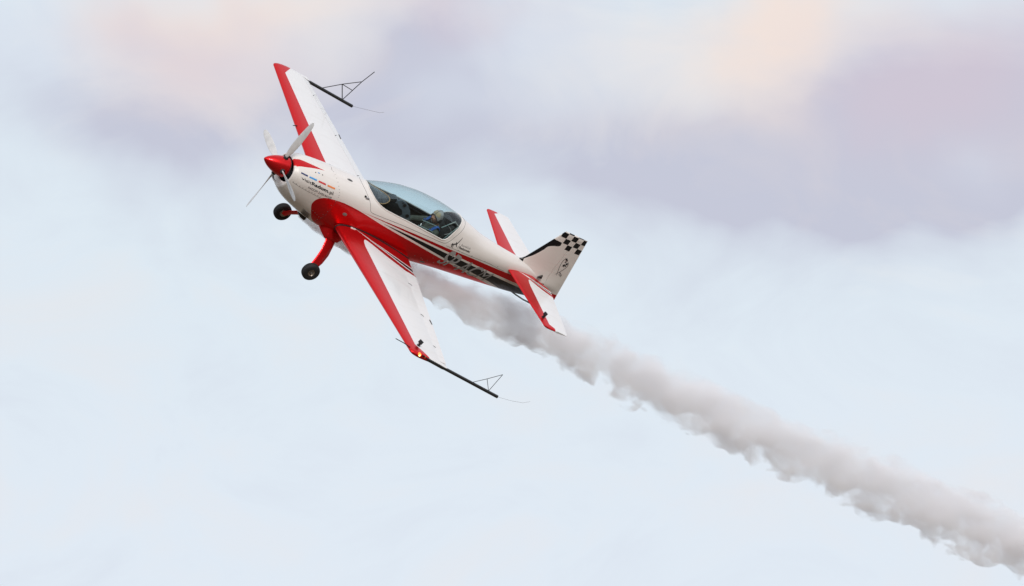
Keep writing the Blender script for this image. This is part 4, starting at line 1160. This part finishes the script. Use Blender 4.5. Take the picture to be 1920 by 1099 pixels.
# collar, harness: blue shoulder pads and webbing with a steel buckle
q = MB(); q.tube([pv(3.615 + .066 * math.cos(a), .072 * math.sin(a), .158 + .02 * math.cos(a)) for a in np.linspace(0, 2 * math.pi, 25)], .016, 8, caps=False); q.build('collar', M['suit'], person)
for sd in (1, -1):
    q = MB(); rows = []
    for u in np.linspace(0, 1, 12):
        c_ = pv(3.665 - .19 * u, sd * (.135 + .015 * u), .155 + .052 * math.sin(math.pi * min(1, u * 1.25)) - .13 * max(0, u - .55))
        rows.append([c_ + Vector((0, sd * v * .032, -abs(v) ** 2 * .010)) for v in np.linspace(-1, 1, 5)])
    q.grid(rows); pad = q.build('shoulder_pad', M['harness'], person, angle=70); md = pad.modifiers.new('thick', 'SOLIDIFY'); md.thickness = .016
    q = MB(); rows = []
    for u in np.linspace(0, 1, 12):
        c_ = pv(3.50 - .055 * u, sd * (.145 * (1 - u) + .03 * u), .120 - .24 * u)
        rows.append([c_ + Vector((.006, sd * v * .022, 0)) for v in (-1, 0, 1)])
    q.grid(rows); st = q.build('harness_strap', M['strap'], person, angle=70); md = st.modifiers.new('thick', 'SOLIDIFY'); md.thickness = .008
    q = MB(); q.tube([pv(3.465, sd * .09, .055), pv(3.455, sd * .11, .02), pv(3.45, sd * .08, -.01)], .006, 8); q.build('strap_buckle', M['steel'], st)
q = MB(); c_ = pv(3.585, .262, .055); q.box(c_ + Vector((0, 0, 0)), (.020, .004, .011)); o_ = q.build('sleeve_flag', M['helmet'], person)
q = MB(); q.box(c_ + Vector((0, .001, -.006)), (.0205, .0042, .006)); q.build('sleeve_flag_red', M['red'], person)

# ------------------------------------------------------------------ smoke trail: one long body of lumpy smoke, laid along the flight path
rnd = random.Random(11)
path = lambda s: (float(np.interp(s, SX, SR)), float(np.interp(s, SX, SZ)))
sb = bmesh.new()
def ball(c, r, stretch=1.25):
    mtx = Matrix.Translation(c) @ Matrix.Rotation(rnd.uniform(0, 6.28), 4, 'X') @ Matrix.Diagonal((r * stretch, r, r, 1))
    bmesh.ops.create_icosphere(sb, subdivisions=2, radius=1.0, matrix=mtx)
s = 1.30
while s < 25.5:
    r, z = path(s)
    ball(B(s, .05, z), r * .95, 1.5)
    for k in range(5):
        a = rnd.uniform(0, 2 * math.pi); q_ = r * rnd.uniform(.45, .75); rr_ = r * rnd.uniform(.38, .58)
        ball(B(s + rnd.uniform(-.3, .3) * r, .05 + q_ * math.cos(a), z + q_ * math.sin(a)), rr_, rnd.uniform(1.0, 1.6))
    s += r * .62
s = 4.3
while s < 25.5:           # rags hanging from the lower edge, knots along the upper edge
    r, z = path(s)
    a = rnd.uniform(-2.0, -.9); q_ = r * rnd.uniform(.8, 1.1); rr_ = r * rnd.uniform(.3, .45)
    ball(B(s, .05 + q_ * math.cos(a), z + q_ * math.sin(a)), rr_, rnd.uniform(1.0, 1.7))
    a = rnd.uniform(1.0, 2.4); q_ = r * rnd.uniform(.6, .8); rr_ = r * rnd.uniform(.22, .36)
    ball(B(s + r * .3, .05 + q_ * math.cos(a), z + q_ * math.sin(a)), rr_, rnd.uniform(1.2, 2.0))
    s += r * rnd.uniform(.45, .95)
sme = bpy.data.meshes.new('smoke_trail'); sb.to_mesh(sme); sb.free()
tmp = bpy.data.objects.new('smoke_trail', sme); COL.objects.link(tmp)
md = tmp.modifiers.new('join', 'REMESH'); md.mode = 'VOXEL'; md.voxel_size = .04
bpy.context.view_layer.update()
hull = bpy.data.meshes.new_from_object(tmp.evaluated_get(bpy.context.evaluated_depsgraph_get()))
bpy.data.objects.remove(tmp); bpy.data.meshes.remove(sme)
hull.name = 'smoke_trail'
hb = bmesh.new(); hb.from_mesh(hull)
for k in range(4): bmesh.ops.smooth_vert(hb, verts=hb.verts, factor=.5, use_axis_x=True, use_axis_y=True, use_axis_z=True)
hb.to_mesh(hull); hb.free()
for v in hull.vertices:       # ragged small billows
    k = mnoise.noise_vector(v.co * 3.1) * .045 + mnoise.noise_vector(v.co * 7.0) * .018
    v.co += k * min(1.0, max(.2, (-v.co.x - 1.2) / 3))
for p in hull.polygons: p.use_smooth = True
smoke = link('smoke_trail', hull, M['smoke'], None, ROOT)
tag(smoke, 'long pale grey smoke trail streaming behind the aeroplane to the lower right', 'smoke trail')
